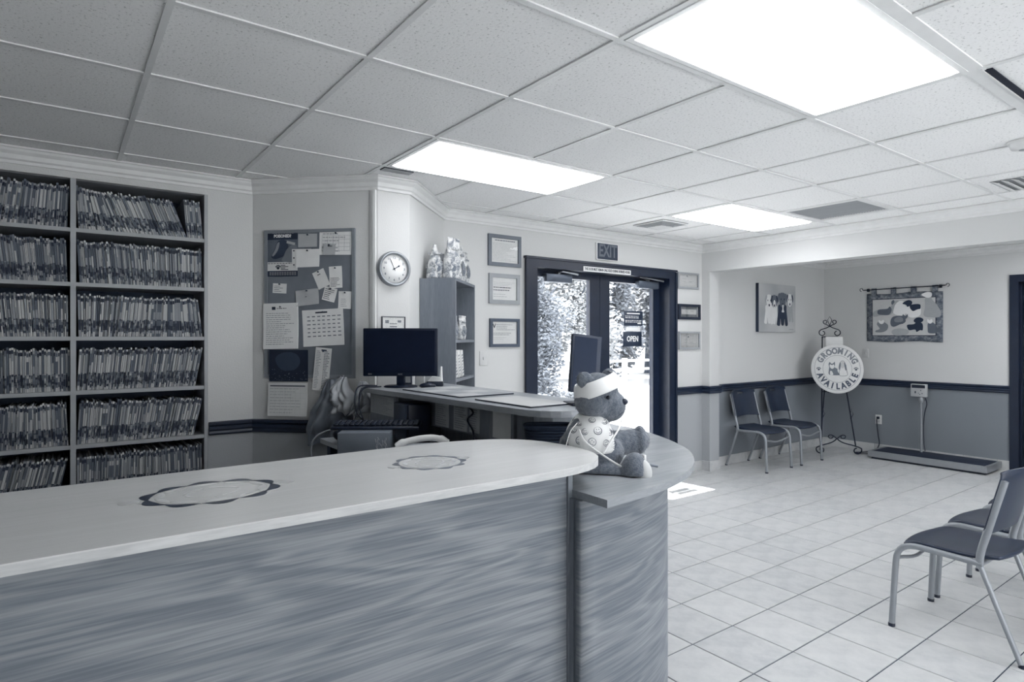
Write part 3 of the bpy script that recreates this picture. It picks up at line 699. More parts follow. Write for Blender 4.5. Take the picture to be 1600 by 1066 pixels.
def sheet(name, w, h, mat, parent, M, curl=0.0, fold=0.0, prints=(), th=0.0008, thing_tag=None, pin=True, corner=0.0, seed=0):
    """a curled sheet of paper hanging in the local XY plane (origin at its centre) with its print as geometry"""
    r = random.Random(seed)
    def zf(x, y): return curl*(abs(2*y/h-0.3)**2)*0.5*(1 if y < 0 else 0.3)+fold*(0.5+0.5*math.sin(7*x/w+3*y/h+seed))+corner*max(0, x/w-y/h-0.45)**1.5
    n = 7; m = MB(); vs = []
    for side in (1, 0):
        for j in range(n+1):
            for i_ in range(n+1):
                x, y = w*(i_/n-0.5), h*(j/n-0.5); vs.append((x, y, zf(x, y)+th*side))
    K = (n+1)**2; fs = []
    for j in range(n):
        for i_ in range(n):
            a = j*(n+1)+i_; fs.append((a, a+1, a+n+2, a+n+1)); fs.append((K+a, K+a+n+1, K+a+n+2, K+a+1))
    rim = [i_ for i_ in range(n+1)]+[j*(n+1)+n for j in range(1, n+1)]+[n*(n+1)+i_ for i_ in range(n-1, -1, -1)]+[j*(n+1) for j in range(n-1, 0, -1)]
    m.add(vs, fs, 0, True); m.add(vs, [(a, K+a, K+c, c) for a, c in zip(rim, rim[1:]+rim[:1])], 0, False)
    root = obj(name, m, mat, parent)
    if parent is None: root.matrix_world = M
    else: root.matrix_local = M
    if thing_tag: tag(root, *thing_tag)
    groups = {}
    for (x0, x1, y0, y1), mt in prints: groups.setdefault(mt, []).append((x0-w/2, x1-w/2, y0-h/2, y1-h/2))
    for mt, rs in groups.items():
        pm = MB()
        for x0, x1, y0, y1 in rs:
            nx = max(1, int((x1-x0)/(w/7)+0.5)); ny = max(1, int((y1-y0)/(h/7)+0.5))
            for a in range(nx):
                for c in range(ny):
                    xa, xb, ya, yb = x0+(x1-x0)*a/nx, x0+(x1-x0)*(a+1)/nx, y0+(y1-y0)*c/ny, y0+(y1-y0)*(c+1)/ny
                    pm.add([(x, y, zf(x, y)+th+0.0007) for x, y in ((xa,ya),(xb,ya),(xb,yb),(xa,yb))], [(0,1,2,3)])
        po = obj('print', pm, mt, root, fix=False)
        if len(rs) > 1: po['kind'] = 'stuff'
    if pin:
        pm = MB(); pm.lathe([(0.004,0),(0.0035,0.006),(0.0055,0.009),(0.004,0.013),(0,0.014)], 8, M=Matrix.Translation((0.02*w*r.random(), h*0.42, zf(0, h*0.42)+th))); obj('push_pin', pm, M_PINK, root)
    return root
def tm_(prints, mat): return [(p, mat) for p in prints]
# ------------------------------------------------------------------ bulletin board and what is pinned to it
M_CORK = plain('cork_grey', 118, 0.9); M_BFRAME = plain('board_frame', 128, 0.5)
BW, BH = 0.612, 0.945
BM = wallM(1.2805, 3.9195, 1.666, DIAG_L)
t = thing('bulletin_board', 'tall grey bulletin board covered in pinned papers', 'bulletin board', M=BM)
m = MB(); m.bb(-BW/2+0.01, BW/2-0.01, -BH/2+0.01, BH/2-0.01, 0.0, 0.010); obj('cork_panel', m, M_CORK, t)
for nm, q in (('frame_rail', (-BW/2, BW/2, BH/2-0.02, BH/2)), ('frame_rail', (-BW/2, BW/2, -BH/2, -BH/2+0.02)), ('frame_stile', (-BW/2, -BW/2+0.02, -BH/2+0.02, BH/2-0.02)), ('frame_stile', (BW/2-0.02, BW/2, -BH/2+0.02, BH/2-0.02))):
    m = MB(); m.bb(q[0], q[1], q[2], q[3], 0, 0.017); obj(nm, m, M_BFRAME, t)
def on_board(x, y, rot=0, z=0.0105): return BM @ Matrix.Translation((x, y, z)) @ Matrix.Rotation(R(rot), 4, 'Z')
r_ = random.Random(21); PB = 'papers pinned to the bulletin board'
# poisoned pet poster
w_, h_ = 0.207, 0.284
po = thing('poster', 'dark poster headed POISONED? with a drooping animal head', 'poster', M=on_board(-0.183, 0.318), group=PB)
m = MB(); m.bb(-w_/2, w_/2, -h_/2, h_/2, 0, 0.001); obj('poster_sheet', m, plain('poster_navy', 38, 0.5), po)
m = MB(); m.bb(-w_/2, w_/2, -0.052, h_/2-0.048, 0.001, 0.0014); obj('photo_field', m, plain('poster_mid', 96, 0.5), po)
def flat(parent, name, pts, z, mat, th=0.0006, n=4, sx=1.0, sy=1.0, ox=0.0, oy=0.0):
    P_ = [Vector((ox+p[0]*sx, oy+p[1]*sy, 0)) for p in pts]; k = len(P_); o_ = []
    for i_ in range(k):
        a, b_, c, d = P_[i_-1], P_[i_], P_[(i_+1) % k], P_[(i_+2) % k]
        for j in range(n):
            s = j/n; o_.append(0.5*((2*b_)+(c-a)*s+(2*a-5*b_+4*c-d)*s*s+(-a+3*b_-3*c+d)*s**3))
    m_ = MB(); m_.prism([(p.x, p.y) for p in o_], z, z+th); return obj(name, m_, mat, parent)
flat(po, 'animal_head', [(-0.03,0.085),(0.02,0.09),(0.04,0.05),(0.03,0.0),(-0.01,-0.02),(-0.05,-0.03),(-0.075,-0.02),(-0.07,0.0),(-0.05,0.04)], 0.0014, plain('poster_grey', 58, 0.6))
flat(po, 'muzzle_highlight', [(-0.035,0.07),(-0.02,0.075),(-0.03,0.03),(-0.06,-0.01),(-0.07,-0.005),(-0.05,0.03)], 0.002, plain('poster_light', 140, 0.6))
flat(po, 'pale_flank', [(0.03,0.03),(0.07,0.06),(0.1,0.05),(0.1,-0.045),(0.0,-0.045),(0.01,-0.01)], 0.0021, plain('poster_pale', 122, 0.6))
m = MB(); m.bb(-w_/2, w_/2, -0.106, -0.05, 0.001, 0.0016); obj('white_band', m, M_PAPER2, po)
lettering('poster_heading', 'POISONED?', 0.026, M_PAPER, po, Matrix.Translation((0,0.116,0.0014)), width=0.118, bold=0.0012)
m = MB()
for (x0, x1, y0, y1) in [(-0.07+k*0.019, -0.07+k*0.019+0.014, 0.133, 0.137) for k in range(8)]+[(-0.09+k*0.017, -0.09+k*0.017+0.013, -0.117-0.008*j, -0.114-0.008*j) for k in range(11) for j in range(3)]: m.bb(x0, x1, y0, y1, 0.0011, 0.0015)
o = obj('print', m, M_PAPERD, po); o['kind'] = 'stuff'
m = MB()
for (x0, x1, y0, y1) in [(-0.1+k*0.02, -0.1+k*0.02+0.015, -0.0605, -0.0565) for k in range(10)]+[(-0.012, 0.02+0.02*(j % 2), -0.073-0.009*j, -0.0685-0.009*j) for j in range(4)]: m.bb(x0, x1, y0, y1, 0.0016, 0.0019)
o = obj('print', m, M_INK, po); o['kind'] = 'stuff'
pw = MB(); pw.prism([(-0.03+0.010*math.cos(2*PI*k/12), -0.088+0.009*math.sin(2*PI*k/12)) for k in range(12)], 0.0016, 0.002); obj('paw_pad', pw, M_INK, po)
for k in range(4):
    m = MB(); a = R(35+37*k); m.prism([(-0.03+0.016*math.cos(a)+0.0045*math.cos(2*PI*q/8), -0.088+0.016*math.sin(a)+0.006*math.sin(2*PI*q/8)) for q in range(8)], 0.0016, 0.002); obj('paw_toe', m, M_INK, po)
m = MB(); m.bb(0.03, 0.088, 0.06, 0.076, 0.0024, 0.0028, M=Matrix.Rotation(R(-14), 4, 'Z') @ Matrix.Translation((-0.02,0.015,0))); obj('caption_strip', m, M_PAPERD, po)
def P0(name, label, cat, x, y, w, h, rot=0, mat=M_PAPER, prints=(), z=0.0105, **kw):
    return sheet(name, w, h, mat, None, on_board(x, y, rot, z), prints=prints, thing_tag=(label, cat, PB), **kw)
P0('index_card', 'blank pale card at the top middle of the bulletin board', 'card', -0.012, 0.403, 0.128, 0.084, 0, M_PAPERD, curl=0.002)
P0('schedule_sheet', 'schedule table sheet at the top right of the board', 'paper', 0.176, 0.382, 0.216, 0.15, -1, M_PAPER, tm_(grid(0.216,0.15,5,4,0.08,0.95,0.18,0.82,0.0012), M_GREYINK)+tm_(words(0.216,0.15,r_,6,0.96,0.1,0.95,0.08,0.9,0.18), M_GREYINK), curl=0.004)
P0('torn_note', 'small grey note pinned over the schedule table', 'note', 0.136, 0.342, 0.084, 0.068, -3, M_PAPERD, tm_(words(0.084,0.068,r_,1,0.9,0.4,0.8,0.7), M_INK), z=0.016, curl=0.004, seed=3)
P0('punched_sheet', 'white sheet with punched holes tucked under a blank page', 'paper', -0.052, 0.292, 0.13, 0.115, 0, M_PAPER2, [((0.008,0.018,0.01,0.018), M_INK), ((0.008,0.018,0.054,0.062), M_INK), ((0.008,0.018,0.1,0.108), M_INK)], z=0.0125, pin=False)
P0('blank_page', 'curled blank white page right of the poster', 'paper', -0.008, 0.289, 0.158, 0.114, 1, M_PAPER, z=0.0145, curl=0.008, fold=0.002, seed=1)
P0('tilted_note', 'two layered notes tilted below the blank page', 'note', 0.08, 0.156, 0.082, 0.115, 24, M_PAPER2, tm_(words(0.082,0.115,r_,1,0.85,0.35,0.7,0.7), M_INK), curl=0.005, seed=2)
P0('receipt', 'narrow receipt slip at the right with dense lower print', 'receipt', 0.178, 0.166, 0.086, 0.138, 3, M_PAPER, tm_(words(0.086,0.138,r_,7,0.5,0.08,0.92,0.05), M_INK), curl=0.006, seed=4)
P0('business_card', 'two overlapped business cards alone at the left of the board', 'card', -0.203, 0.1, 0.094, 0.062, -3, M_PAPER, tm_(words(0.094,0.062,r_,4,0.8,0.1,0.9,0.1), M_GREYINK), seed=5)
P0('crumpled_page', 'creased grey page tilted in the middle of the board', 'paper', -0.012, 0.04, 0.155, 0.1, 6, M_PAPERD, tm_(words(0.155,0.1,r_,1,0.6,0.4,0.55,0.5), M_INK), curl=0.01, fold=0.004, seed=6)
P0('printed_slip', 'cluster of small printed slips pinned at an angle', 'note', 0.137, 0.058, 0.086, 0.088, -14, M_PAPER, tm_(words(0.086,0.088,r_,6,0.9,0.08,0.95,0.08), M_INK), curl=0.004, seed=7)
P0('small_page', 'small white page at the right edge of the board', 'paper', 0.239, 0.021, 0.086, 0.11, -2, M_PAPER, tm_(words(0.086,0.11,r_,5,0.6,0.2,0.85,0.1,0.8,0.2), M_GREYINK), curl=0.004, seed=8)
P0('letter_stack', 'thick stack of printed letters at the lower left of the board', 'letter', -0.19, -0.142, 0.236, 0.292, 1, M_PAPER, tm_(words(0.236,0.292,r_,16,0.8,0.08,0.95,0.08,0.95,0.22), M_GREYINK)+tm_([(0.06,0.085,0.25,0.27)]+words(0.236,0.292,r_,1,0.91,0.4,0.75,0.86,1.0,0.3), M_INK), z=0.0135, th=0.008, curl=0.012, seed=9)
P0('month_sheet', 'wide month table sheet left of the lower list', 'paper', 0.094, -0.152, 0.276, 0.232, 3, M_PAPER, tm_([(0.03+0.034*a+0.004*r_.random(), 0.03+0.034*a+0.018+0.008*r_.random(), 0.06+0.025*c, 0.066+0.025*c) for a in range(7) for c in range(6)], M_GREYINK)+tm_([(0.09,0.17,0.208,0.217)], M_INK), curl=0.006, seed=10)
P0('price_list', 'long narrow price list hanging tilted over the board edge', 'list', 0.09, -0.416, 0.108, 0.272, -5.5, M_PAPER, tm_(words(0.108,0.272,r_,24,0.93,0.08,0.4,0.04,1,0.3)+words(0.108,0.272,r_,24,0.93,0.55,0.92,0.04,1,0.45), M_GREYINK)+tm_([(0.04,0.075,0.253,0.261)], M_INK), z=0.020, curl=0.004, seed=11)
wc = thing('wall_calendar', 'wall calendar with a dark night picture above its page', 'calendar', M=on_board(-0.136, -0.5, 0, 0.0205), group=PB)
m = MB(); m.bb(-0.132, 0.132, 0.005, 0.205, 0, 0.002); obj('picture', m, plain('night_picture', 26, 0.35), wc)
flat(wc, 'moonlit_area', [(-0.09,0.15),(-0.03,0.19),(0.05,0.18),(0.08,0.13),(0.04,0.08),(-0.05,0.08)], 0.002, plain('night_glow', 60, 0.4))
rq = random.Random(8); m = MB()
for _ in range(60): a, c = -0.12+0.24*rq.random(), 0.012+0.07*rq.random()**1.5; s = 0.001+0.003*rq.random(); m.bb(a, a+s*1.5, c, c+s, 0.002, 0.0025)
o = obj('foreground_specks', m, plain('night_specks', 130, 0.5), wc); o['kind'] = 'stuff'
pg = sheet('page', 0.27, 0.212, M_PAPER2, wc, Matrix.Translation((-0.006,-0.11,0.0)), prints=tm_([(0.015,0.255,0.188,0.195)], M_INK)+tm_(words(0.27,0.212,rq,9,0.86,0.05,0.95,0.06,0.9,0.2)+grid(0.27,0.212,7,5,0.05,0.95,0.06,0.84,0.0008), M_PAPERD), curl=0.01, pin=False)
# ------------------------------------------------------------------ clock and framed things
t = thing('wall_clock', 'round wall clock with a silver rim beside the corner trim', 'clock', M=wallM(1.703, 3.6, 1.886, BACK))
RC = 0.112
m = MB(); m.lathe([(RC,0),(RC,0.022),(RC-0.004,0.034),(RC-0.014,0.036),(RC-0.021,0.028),(RC-0.023,0.012)], 48); obj('rim', m, plain('clock_rim', 150, 0.3, 0.6), t)
m = MB(); m.lathe([(RC-0.02,0.0),(RC-0.02,0.018),(0,0.0181)], 40); obj('dial', m, plain('clock_dial', 238, 0.5), t)
for k in range(1, 13):
    a = R(90-30*k); lettering('numeral', str(k), 0.02, M_GREYINK, t, Matrix.Translation((0.07*math.cos(a), 0.07*math.sin(a), 0.0186)), bold=0.0003)
for nm, an, L, wd in (('hour_hand', 90-58, 0.047, 0.0045), ('minute_hand', 90+24, 0.072, 0.0032)):
    m = MB(); M_ = Matrix.Translation((0,0,0.021)) @ Matrix.Rotation(R(an), 4, 'Z')
    m.prism([(-0.014,-wd/3),(L*0.6,-wd/2),(L*0.75,-wd*1.3 if nm[0] == 'h' else -wd/2),(L,0),(L*0.75,wd*1.3 if nm[0] == 'h' else wd/2),(L*0.6,wd/2),(-0.014,wd/3)], 0, 0.001, M=M_); obj(nm, m, M_INK, t)
m = MB(); m.lathe([(0.005,0.018),(0.005,0.024),(0,0.025)], 12); obj('centre_cap', m, M_INK, t)
def framed(name, label, M_, w, h, fw, fmat, prints, mat_in=None, matw=0.0, dp=0.022, cat='frame', group=None):
    t = thing(name, label, cat, M=M_, group=group)
    m = MB(); bv = 0.004
    for (x0, x1, y0, y1) in ((-w/2, w/2, h/2-fw, h/2), (-w/2, w/2, -h/2, -h/2+fw), (-w/2, -w/2+fw, -h/2+fw, h/2-fw), (w/2-fw, w/2, -h/2+fw, h/2-fw)):
        q = MB(); q.bb(x0, x1, y0, y1, 0, dp); obj('frame_bar', q, fmat, t)
    q = MB(); q.bb(-w/2+fw, w/2-fw, -h/2+fw, h/2-fw, 0, dp*0.35); obj('mount', q, mat_in or M_PAPER, t)
    iw, ih = w-2*fw-2*matw, h-2*fw-2*matw
    if matw: q = MB(); q.bb(-iw/2, iw/2, -ih/2, ih/2, dp*0.35, dp*0.35+0.001); obj('certificate', q, M_PAPER, t)
    g = {}
    for (x0, x1, y0, y1), mt in prints: g.setdefault(mt, []).append((x0-iw/2, x1-iw/2, y0-ih/2, y1-ih/2))
    for mt, rs in g.items():
        q = MB()
        for a in rs: q.bb(*a, dp*0.35+0.001, dp*0.35+0.0016)
        o = obj('print', q, mt, t); o['kind'] = 'stuff'
    q = MB(); q.bb(-w/2+fw, w/2-fw, -h/2+fw, h/2-fw, dp*0.7, dp*0.7+0.0015); obj('glazing', q, M_GLASS, t)
    return t
FG = plain('frame_grey', 112, 0.45); FG2 = plain('frame_light_grey', 158, 0.45); FD = plain('frame_charcoal', 78, 0.45); FB = plain('frame_black', 26, 0.4)
rw = random.Random(5)
GF = 'framed notices left of the doors'
framed('framed_notice', 'framed densely printed page, top of the three left of the doors', wallM(3.0, 4.2, 2.178, BACK), 0.335, 0.262, 0.03, FG, tm_(words(0.275,0.202,rw,13,0.82,0.05,0.95,0.06,1,0.22), M_PAPERD)+tm_(words(0.275,0.202,rw,1,0.97,0.15,0.9,0.86,1,0.35), M_GREYINK), group=GF)
framed('framed_notice', 'framed letter with a black inner edge, middle of the three left of the doors', wallM(2.997, 4.2, 1.858, BACK), 0.315, 0.25, 0.032, FG2, tm_(words(0.25,0.186,rw,3,0.82,0.06,0.95,0.62,1,0.2)+words(0.25,0.186,rw,2,0.3,0.06,0.7,0.1,1,0.2), M_PAPERD)+tm_(words(0.25,0.186,rw,2,0.62,0.06,0.8,0.38,1,0.28), M_INK), group=GF)
tq = framed('framed_notice', 'framed passage with a large initial V, lowest of the three left of the doors', wallM(3.0, 4.2, 1.49, BACK), 0.305, 0.238, 0.026, FD, tm_(words(0.253,0.186,rw,4,0.9,0.17,0.95,0.6,1,0.25)+words(0.253,0.186,rw,2,0.52,0.05,0.95,0.38,1,0.28), M_GREYINK)+tm_(words(0.253,0.186,rw,2,0.32,0.05,0.6,0.18,1,0.2), M_PAPERD), group=GF)
lettering('initial_letter', 'V', 0.05, M_INK, tq, Matrix.Translation((-0.105,0.055,0.0095)), bold=0.001)
GR = 'framed licences right of the doors'
PR = tm_([(0.04,0.09,0.1,0.106),(0.15,0.21,0.1,0.106),(0.05,0.1,0.06,0.063),(0.045,0.1,0.03,0.033),(0.15,0.2,0.03,0.036)], M_PAPERD)+tm_([(0.11,0.13,0.085,0.1)], M_GREYINK)
framed('framed_licence', 'pale framed licence, top of the column right of the doors', wallM(5.42, 4.2, 2.06, BACK), 0.35, 0.172, 0.02, FG2, PR, matw=0.022, mat_in=M_PAPER2, group=GR)
framed('framed_licence', 'licence in a black frame, middle of the column right of the doors', wallM(5.44, 4.2, 1.726, BACK), 0.365, 0.165, 0.027, FB, PR, mat_in=plain('mount_grey', 140, 0.7), matw=0.03, group=GR)
framed('framed_licence', 'pale framed licence, lowest of the column right of the doors', wallM(5.44, 4.2, 1.419, BACK), 0.352, 0.19, 0.02, FG2, PR, matw=0.022, mat_in=M_PAPER2, group=GR)
framed('framed_certificate', 'thin black framed certificate above the computer monitor', wallM(1.704, 3.6, 1.52, BACK), 0.162, 0.128, 0.005, FB, tm_([(0.02,0.045,0.08,0.1),(0.105,0.13,0.085,0.1),(0.05,0.1,0.075,0.08),(0.05,0.1,0.055,0.062)], M_GREYINK), dp=0.012)
# ------------------------------------------------------------------ four-dog canvas
cw, ch = 0.82, 0.585
t = thing('dog_canvas', 'wrapped canvas print of four puppies sitting in a row', 'canvas print', M=wallM(7.115, 4.2, 1.812, BACK))
m = MB(); m.bb(-cw/2, cw/2, -ch/2, ch/2, 0, 0.04); obj('canvas_edge', m, M_SIGND, t)
def vign():
    n_ = NT('canvas_backdrop', 0.6); c = n_.coord((1,1,1)); g = n_.n('ShaderNodeTexNoise', Scale=2.2, Detail=1.0); n_.l(c, g.inputs['Vector'])
    n_.col(n_.ramp(g.outputs[0], [(0.3, T(160)), (0.7, T(196))])); return n_.m
m = MB(); m.bb(-cw/2, cw/2, -ch/2, ch/2, 0.04, 0.041); obj('print_field', m, vign(), t)
DW = plain('dog_white', 224, 0.7); DG = plain('dog_grey', 104, 0.7); DK = plain('dog_dark', 48, 0.7); DM = plain('dog_shade', 168, 0.7)
def puppy(cx, base, hgt, wid, body, head, ears, muzzle, z):
    g = lambda nm, pts, dz, mt: flat(t, nm, pts, z+dz, mt, 0.0005, 4, wid, hgt, cx, base)
    g('puppy_body', [(-0.34,0.62),(-0.4,0.4),(-0.5,0.12),(-0.52,0.0),(-0.25,-0.02),(-0.2,0.2),(-0.1,0.0),(0.12,0.0),(0.2,0.2),(0.28,-0.02),(0.5,0.0),(0.46,0.2),(0.38,0.45),(0.32,0.62)], 0, body)
    g('puppy_head', [(-0.3,0.85),(-0.2,0.98),(0,1.0),(0.2,0.98),(0.3,0.85),(0.26,0.66),(0.12,0.56),(-0.12,0.56),(-0.26,0.66)], 0.0006, head)
    g('puppy_muzzle', [(-0.1,0.8),(0.1,0.8),(0.16,0.64),(0.08,0.55),(-0.08,0.55),(-0.16,0.64)], 0.0012, muzzle)
    g('puppy_nose', [(-0.07,0.66),(0.07,0.66),(0.05,0.59),(-0.05,0.59)], 0.0018, DK)
    for s in (-1, 1): g('puppy_ear', [(s*0.22,0.95),(s*0.36,0.97),(s*0.46,0.82),(s*0.4,0.7),(s*0.3,0.8)], 0.0014, ears); g('puppy_eye', [(s*0.15-0.03,0.82),(s*0.15+0.03,0.82),(s*0.15+0.03,0.77),(s*0.15-0.03,0.77)], 0.002, DK)
puppy(-0.19, -0.185, 0.345, 0.2, DW, DW, DM, DW, 0.0412); puppy(0.275, -0.16, 0.345, 0.17, DM, DW, DK, DW, 0.0412)
puppy(-0.08, -0.19, 0.35, 0.17, DW, DG, DK, DW, 0.0434); puppy(0.1, -0.205, 0.4, 0.24, DK, DG, DG, DG, 0.0456)
flat(t, 'chest_blaze', [(-0.015,0.05),(0.015,0.05),(0.012,0),(0.03,-0.03),(0,-0.04),(-0.03,-0.03),(-0.012,0)], 0.0485, DW, ox=0.105, oy=-0.01)
m = MB(); m.bb(0.26, 0.36, -0.262, -0.258, 0.041, 0.0415); obj('signature', m, DG, t)
# ------------------------------------------------------------------ quilted animal hanging
TW, TH = 0.84, 0.60
M_IRON = plain('wrought_iron', 18, 0.45, 0.4)
t = thing('animal_tapestry', 'quilted wall hanging of cats and dogs on an iron rod', 'tapestry', M=wallM(8.33, 3.228, 1.70, RIGHT))
def quilt():
    n_ = NT('quilt_border', 0.9); v = n_.n('ShaderNodeTexNoise', Scale=26.0, Detail=6.0, Roughness=0.7); n_.l(n_.coord(), v.inputs['Vector'])
    n_.col(n_.ramp(v.outputs[0], [(0.35, T(72)), (0.5, T(112)), (0.68, T(160))])); n_.bump(v.outputs[0], 0.3, 0.004); return n_.m
MQ = quilt()
m = MB(); n = 14; vs = []; fs = []
for j in range(n+1):
    for i_ in range(n+1):
        x, y = TW*(i_/n-0.5), TH*(j/n-0.5); vs.append((x, y+0.006*math.sin(3*x/TW*PI), 0.012+0.004*math.sin(9*x)*math.sin(7*y)))
for j in range(n):
    for i_ in range(n): a = j*(n+1)+i_; fs.append((a, a+1, a+n+2, a+n+1))
m.add(vs, fs, 0, True); o = obj('quilt_border', m, MQ, t, fix=False); sm = o.modifiers.new('thick', 'SOLIDIFY'); sm.thickness = 0.006; sm.offset = -1
m = MB(); m.bb(-0.355, 0.355, -0.23, 0.235, 0.017, 0.0185); obj('panel_outline', m, M_INK, t)
m = MB(); m.bb(-0.347, 0.347, -0.222, 0.227, 0.0185, 0.0205); obj('quilt_panel', m, plain('quilt_panel', 200, 0.9), t)
QW = plain('animal_white', 240, 0.9); QG = plain('animal_grey', 138, 0.9); QL = plain('animal_pale', 172, 0.9); QD = plain('animal_dark', 50, 0.9); QM = plain('animal_mid', 104, 0.9)
def patch(nm, pts, mt, z=0.0207): flat(t, nm, pts, z, mt, 0.002, 4, 0.84/1100, -0.60/830, -0.44-0.02, 0.44)
patch('beagle_body', [(150,540),(180,490),(280,460),(380,450),(440,400),(470,340),(520,320),(560,360),(540,440),(470,500),(420,560),(280,570),(170,590)], QL)
patch('beagle_saddle', [(240,470),(370,460),(410,420),(440,480),(400,560),(300,560),(230,540)], QM, 0.0228)
patch('beagle_ear', [(440,330),(470,310),(480,350),(450,390),(435,370)], QM, 0.0228)
patch('white_dog', [(500,380),(560,330),(620,350),(640,440),(640,560),(560,580),(470,540),(475,450)], QW, 0.0228)
patch('collie_body', [(640,420),(720,400),(840,400),(860,470),(850,580),(760,620),(690,600),(640,520)], QW, 0.0226)
patch('collie_head', [(640,340),(700,325),(740,360),(720,410),(670,435),(650,400),(600,380)], QD, 0.025)
patch('collie_saddle', [(710,410),(780,395),(850,405),(855,470),(830,480),(800,490),(750,510),(710,460)], QD, 0.025)
patch('dalmatian_body', [(920,300),(980,210),(1010,240),(1010,320),(1080,420),(1130,540),(1110,620),(960,620),(900,580),(920,450)], QL, 0.0228)
patch('dalmatian_head', [(870,240),(940,205),(1005,215),(1010,270),(970,300),(910,280)], QW, 0.025)
patch('tabby_body', [(430,640),(480,590),(600,590),(640,640),(640,690),(600,720),(560,730),(470,770),(425,730)], QM, 0.0228)
patch('tabby_belly', [(480,640),(540,600),(600,620),(600,680),(500,690)], QG, 0.025)
patch('tabby_head', [(600,580),(610,560),(640,590),(675,560),(670,610),(640,640),(605,620)], QM, 0.0252)
patch('grey_cat_body', [(215,720),(260,660),(330,690),(385,740),(370,820),(300,860),(200,860),(200,830),(260,800)], QG, 0.0228)
patch('grey_cat_head', [(245,690),(250,650),(280,665),(320,650),(320,700),(285,720)], QW, 0.025)
patch('guinea_pig', [(440,850),(480,810),(580,800),(670,820),(690,870),(640,910),(500,920),(450,890)], QL, 0.0228)
patch('dachshund_body', [(670,740),(760,730),(800,700),(880,720),(885,830),(850,830),(800,860),(780,820),(700,830),(670,790)], QD, 0.0228)
patch('dachshund_head', [(760,680),(790,630),(850,620),(895,650),(880,690),(820,720)], QD, 0.025)
patch('sitting_cat', [(960,720),(1010,700),(1070,760),(1085,870),(970,880),(955,800)], QM, 0.0228)
patch('sitting_cat_head', [(950,690),(955,650),(980,670),(1010,650),(1020,700),(985,725)], QW, 0.025)
patch('kitten', [(1090,830),(1110,780),(1135,800),(1140,860),(1100,880)], QM, 0.0228)
for k in range(4):
    x = -0.33+0.225*k; m = MB(); m.bb(x-0.028, x+0.028, 0.285, 0.372, 0.012, 0.03); obj('hanging_tab', m, MQ, t)
m = MB(); m.tube([(-0.455,0.356,0.035),(0.455,0.36,0.035)], 0.006, 8); obj('rod', m, M_IRON, t)
for s in (-1, 1):
    m = MB(); m.tube(spiral((s*0.475, 0.365, 0.035), 0.022, 0.012, -PI/2 if s == 1 else -PI/2, (-PI/2+s*5.2), 18, (1,0,0), (0,1,0)), 0.004, 6); obj('rod_finial', m, M_IRON, t)
    m = MB(); m.bb(s*0.40-0.01, s*0.40+0.01, 0.335, 0.372, 0.0, 0.035); obj('rod_bracket', m, M_IRON, t)
# ------------------------------------------------------------------ switches and outlet
def plate(name, label, M_, kind):
    t = thing(name, label, 'outlet' if 'out' in kind else 'switch', M=M_)
    m = MB(); m.rbox((0,0,0.003), (0.074, 0.116, 0.006), 0.002); obj('cover_plate', m, plain('plate_white', 200 if kind != 'dim' else 160, 0.4), t)
    if 'out' in kind:
        for s in (-1, 1): m = MB(); m.rbox((0, s*0.024, 0.0065), (0.03, 0.028, 0.003), 0.002); obj('socket', m, plain('socket_grey', 170, 0.4), t)
    else: m = MB(); m.rbox((0,0,0.009), (0.012, 0.024, 0.01), 0.002); obj('toggle', m, plain('plate_white', 200, 0.4), t)
    return t
plate('light_switch', 'light switch plate below the tapestry, left side', wallM(8.33, 3.668, 1.25, RIGHT), 'switch')
plate('light_switch', 'white switch plate half hidden by the bookcase', wallM(2.79, 4.2, 1.28, BACK), 'switch')
op = plate('wall_outlet', 'wall outlet with a black plug left of the scale', wallM(8.33, 3.512, 0.416, RIGHT), 'outlet')
m = MB(); m.rbox((0,0.022,0.02), (0.03,0.03,0.028), 0.004); obj('plug', m, M_IRON, op)
# ------------------------------------------------------------------ ceiling fittings
t = thing('return_grille', 'louvred return air grille beside the far light panel', 'vent', (GRILLE[0]+CP/2, GRILLE[1]+CP/2, H-0.004)); q = CP/2-0.012
M_GR = plain('grille_grey', 170, 0.5)
for a in ((-q, q, -q, -q+0.03), (-q, q, q-0.03, q), (-q, -q+0.03, -q+0.03, q-0.03), (q-0.03, q, -q+0.03, q-0.03)): m = MB(); m.bb(*a, 0, 0.02); obj('frame_bar', m, M_FIX, t)
m = MB(); m.bb(-q, q, -q, q, 0.03, 0.034); obj('duct_plate', m, M_VOID, t)
sl = MB(); sl.box((0,0,0), (2*q-0.06, 0.017, 0.002), (R(-30),0,0)); slm = sl.mesh('louvre', M_GR)
for k in range(26): o = obj('louvre', slm, None, t); o.location = (0, -q+0.04+k*(2*q-0.08)/25, 0.012)
def diffuser(label, x, y, s, group='square ceiling diffusers'):
    t = thing('air_diffuser', label, 'vent', (x, y, H-0.006), 0, group)
    m = MB(); m.bb(-s, s, -s, s, 0.004, 0.006); obj('backing', m, M_VOID, t)
    for k in range(6):
        a = s*(1-k*0.135); b_ = a-0.012
        m = MB()
        for e in ((-a, a, -a, -b_), (-a, a, b_, a), (-a, -b_, -b_, b_), (b_, a, -b_, b_)): m.bb(*e, -0.004-0.001*k, 0.0035)
        obj('louvre_ring', m, M_GR if k else M_FIX, t)
    m = MB(); m.rbox((0.05,0.05,-0.008), (s*0.9,s*0.9,0.006), 0.003); obj('centre_plate', m, M_FIX, t)
diffuser('small square air diffuser near the EXIT sign', 4.31, 3.63, 0.17)
t = thing('air_vent', 'louvred air vent at the right picture edge', 'vent', (5.06, 1.18, H-0.006))
m = MB(); m.bb(-0.2, 0.2, -0.2, 0.2, 0.004, 0.006); obj('backing', m, M_GR, t)
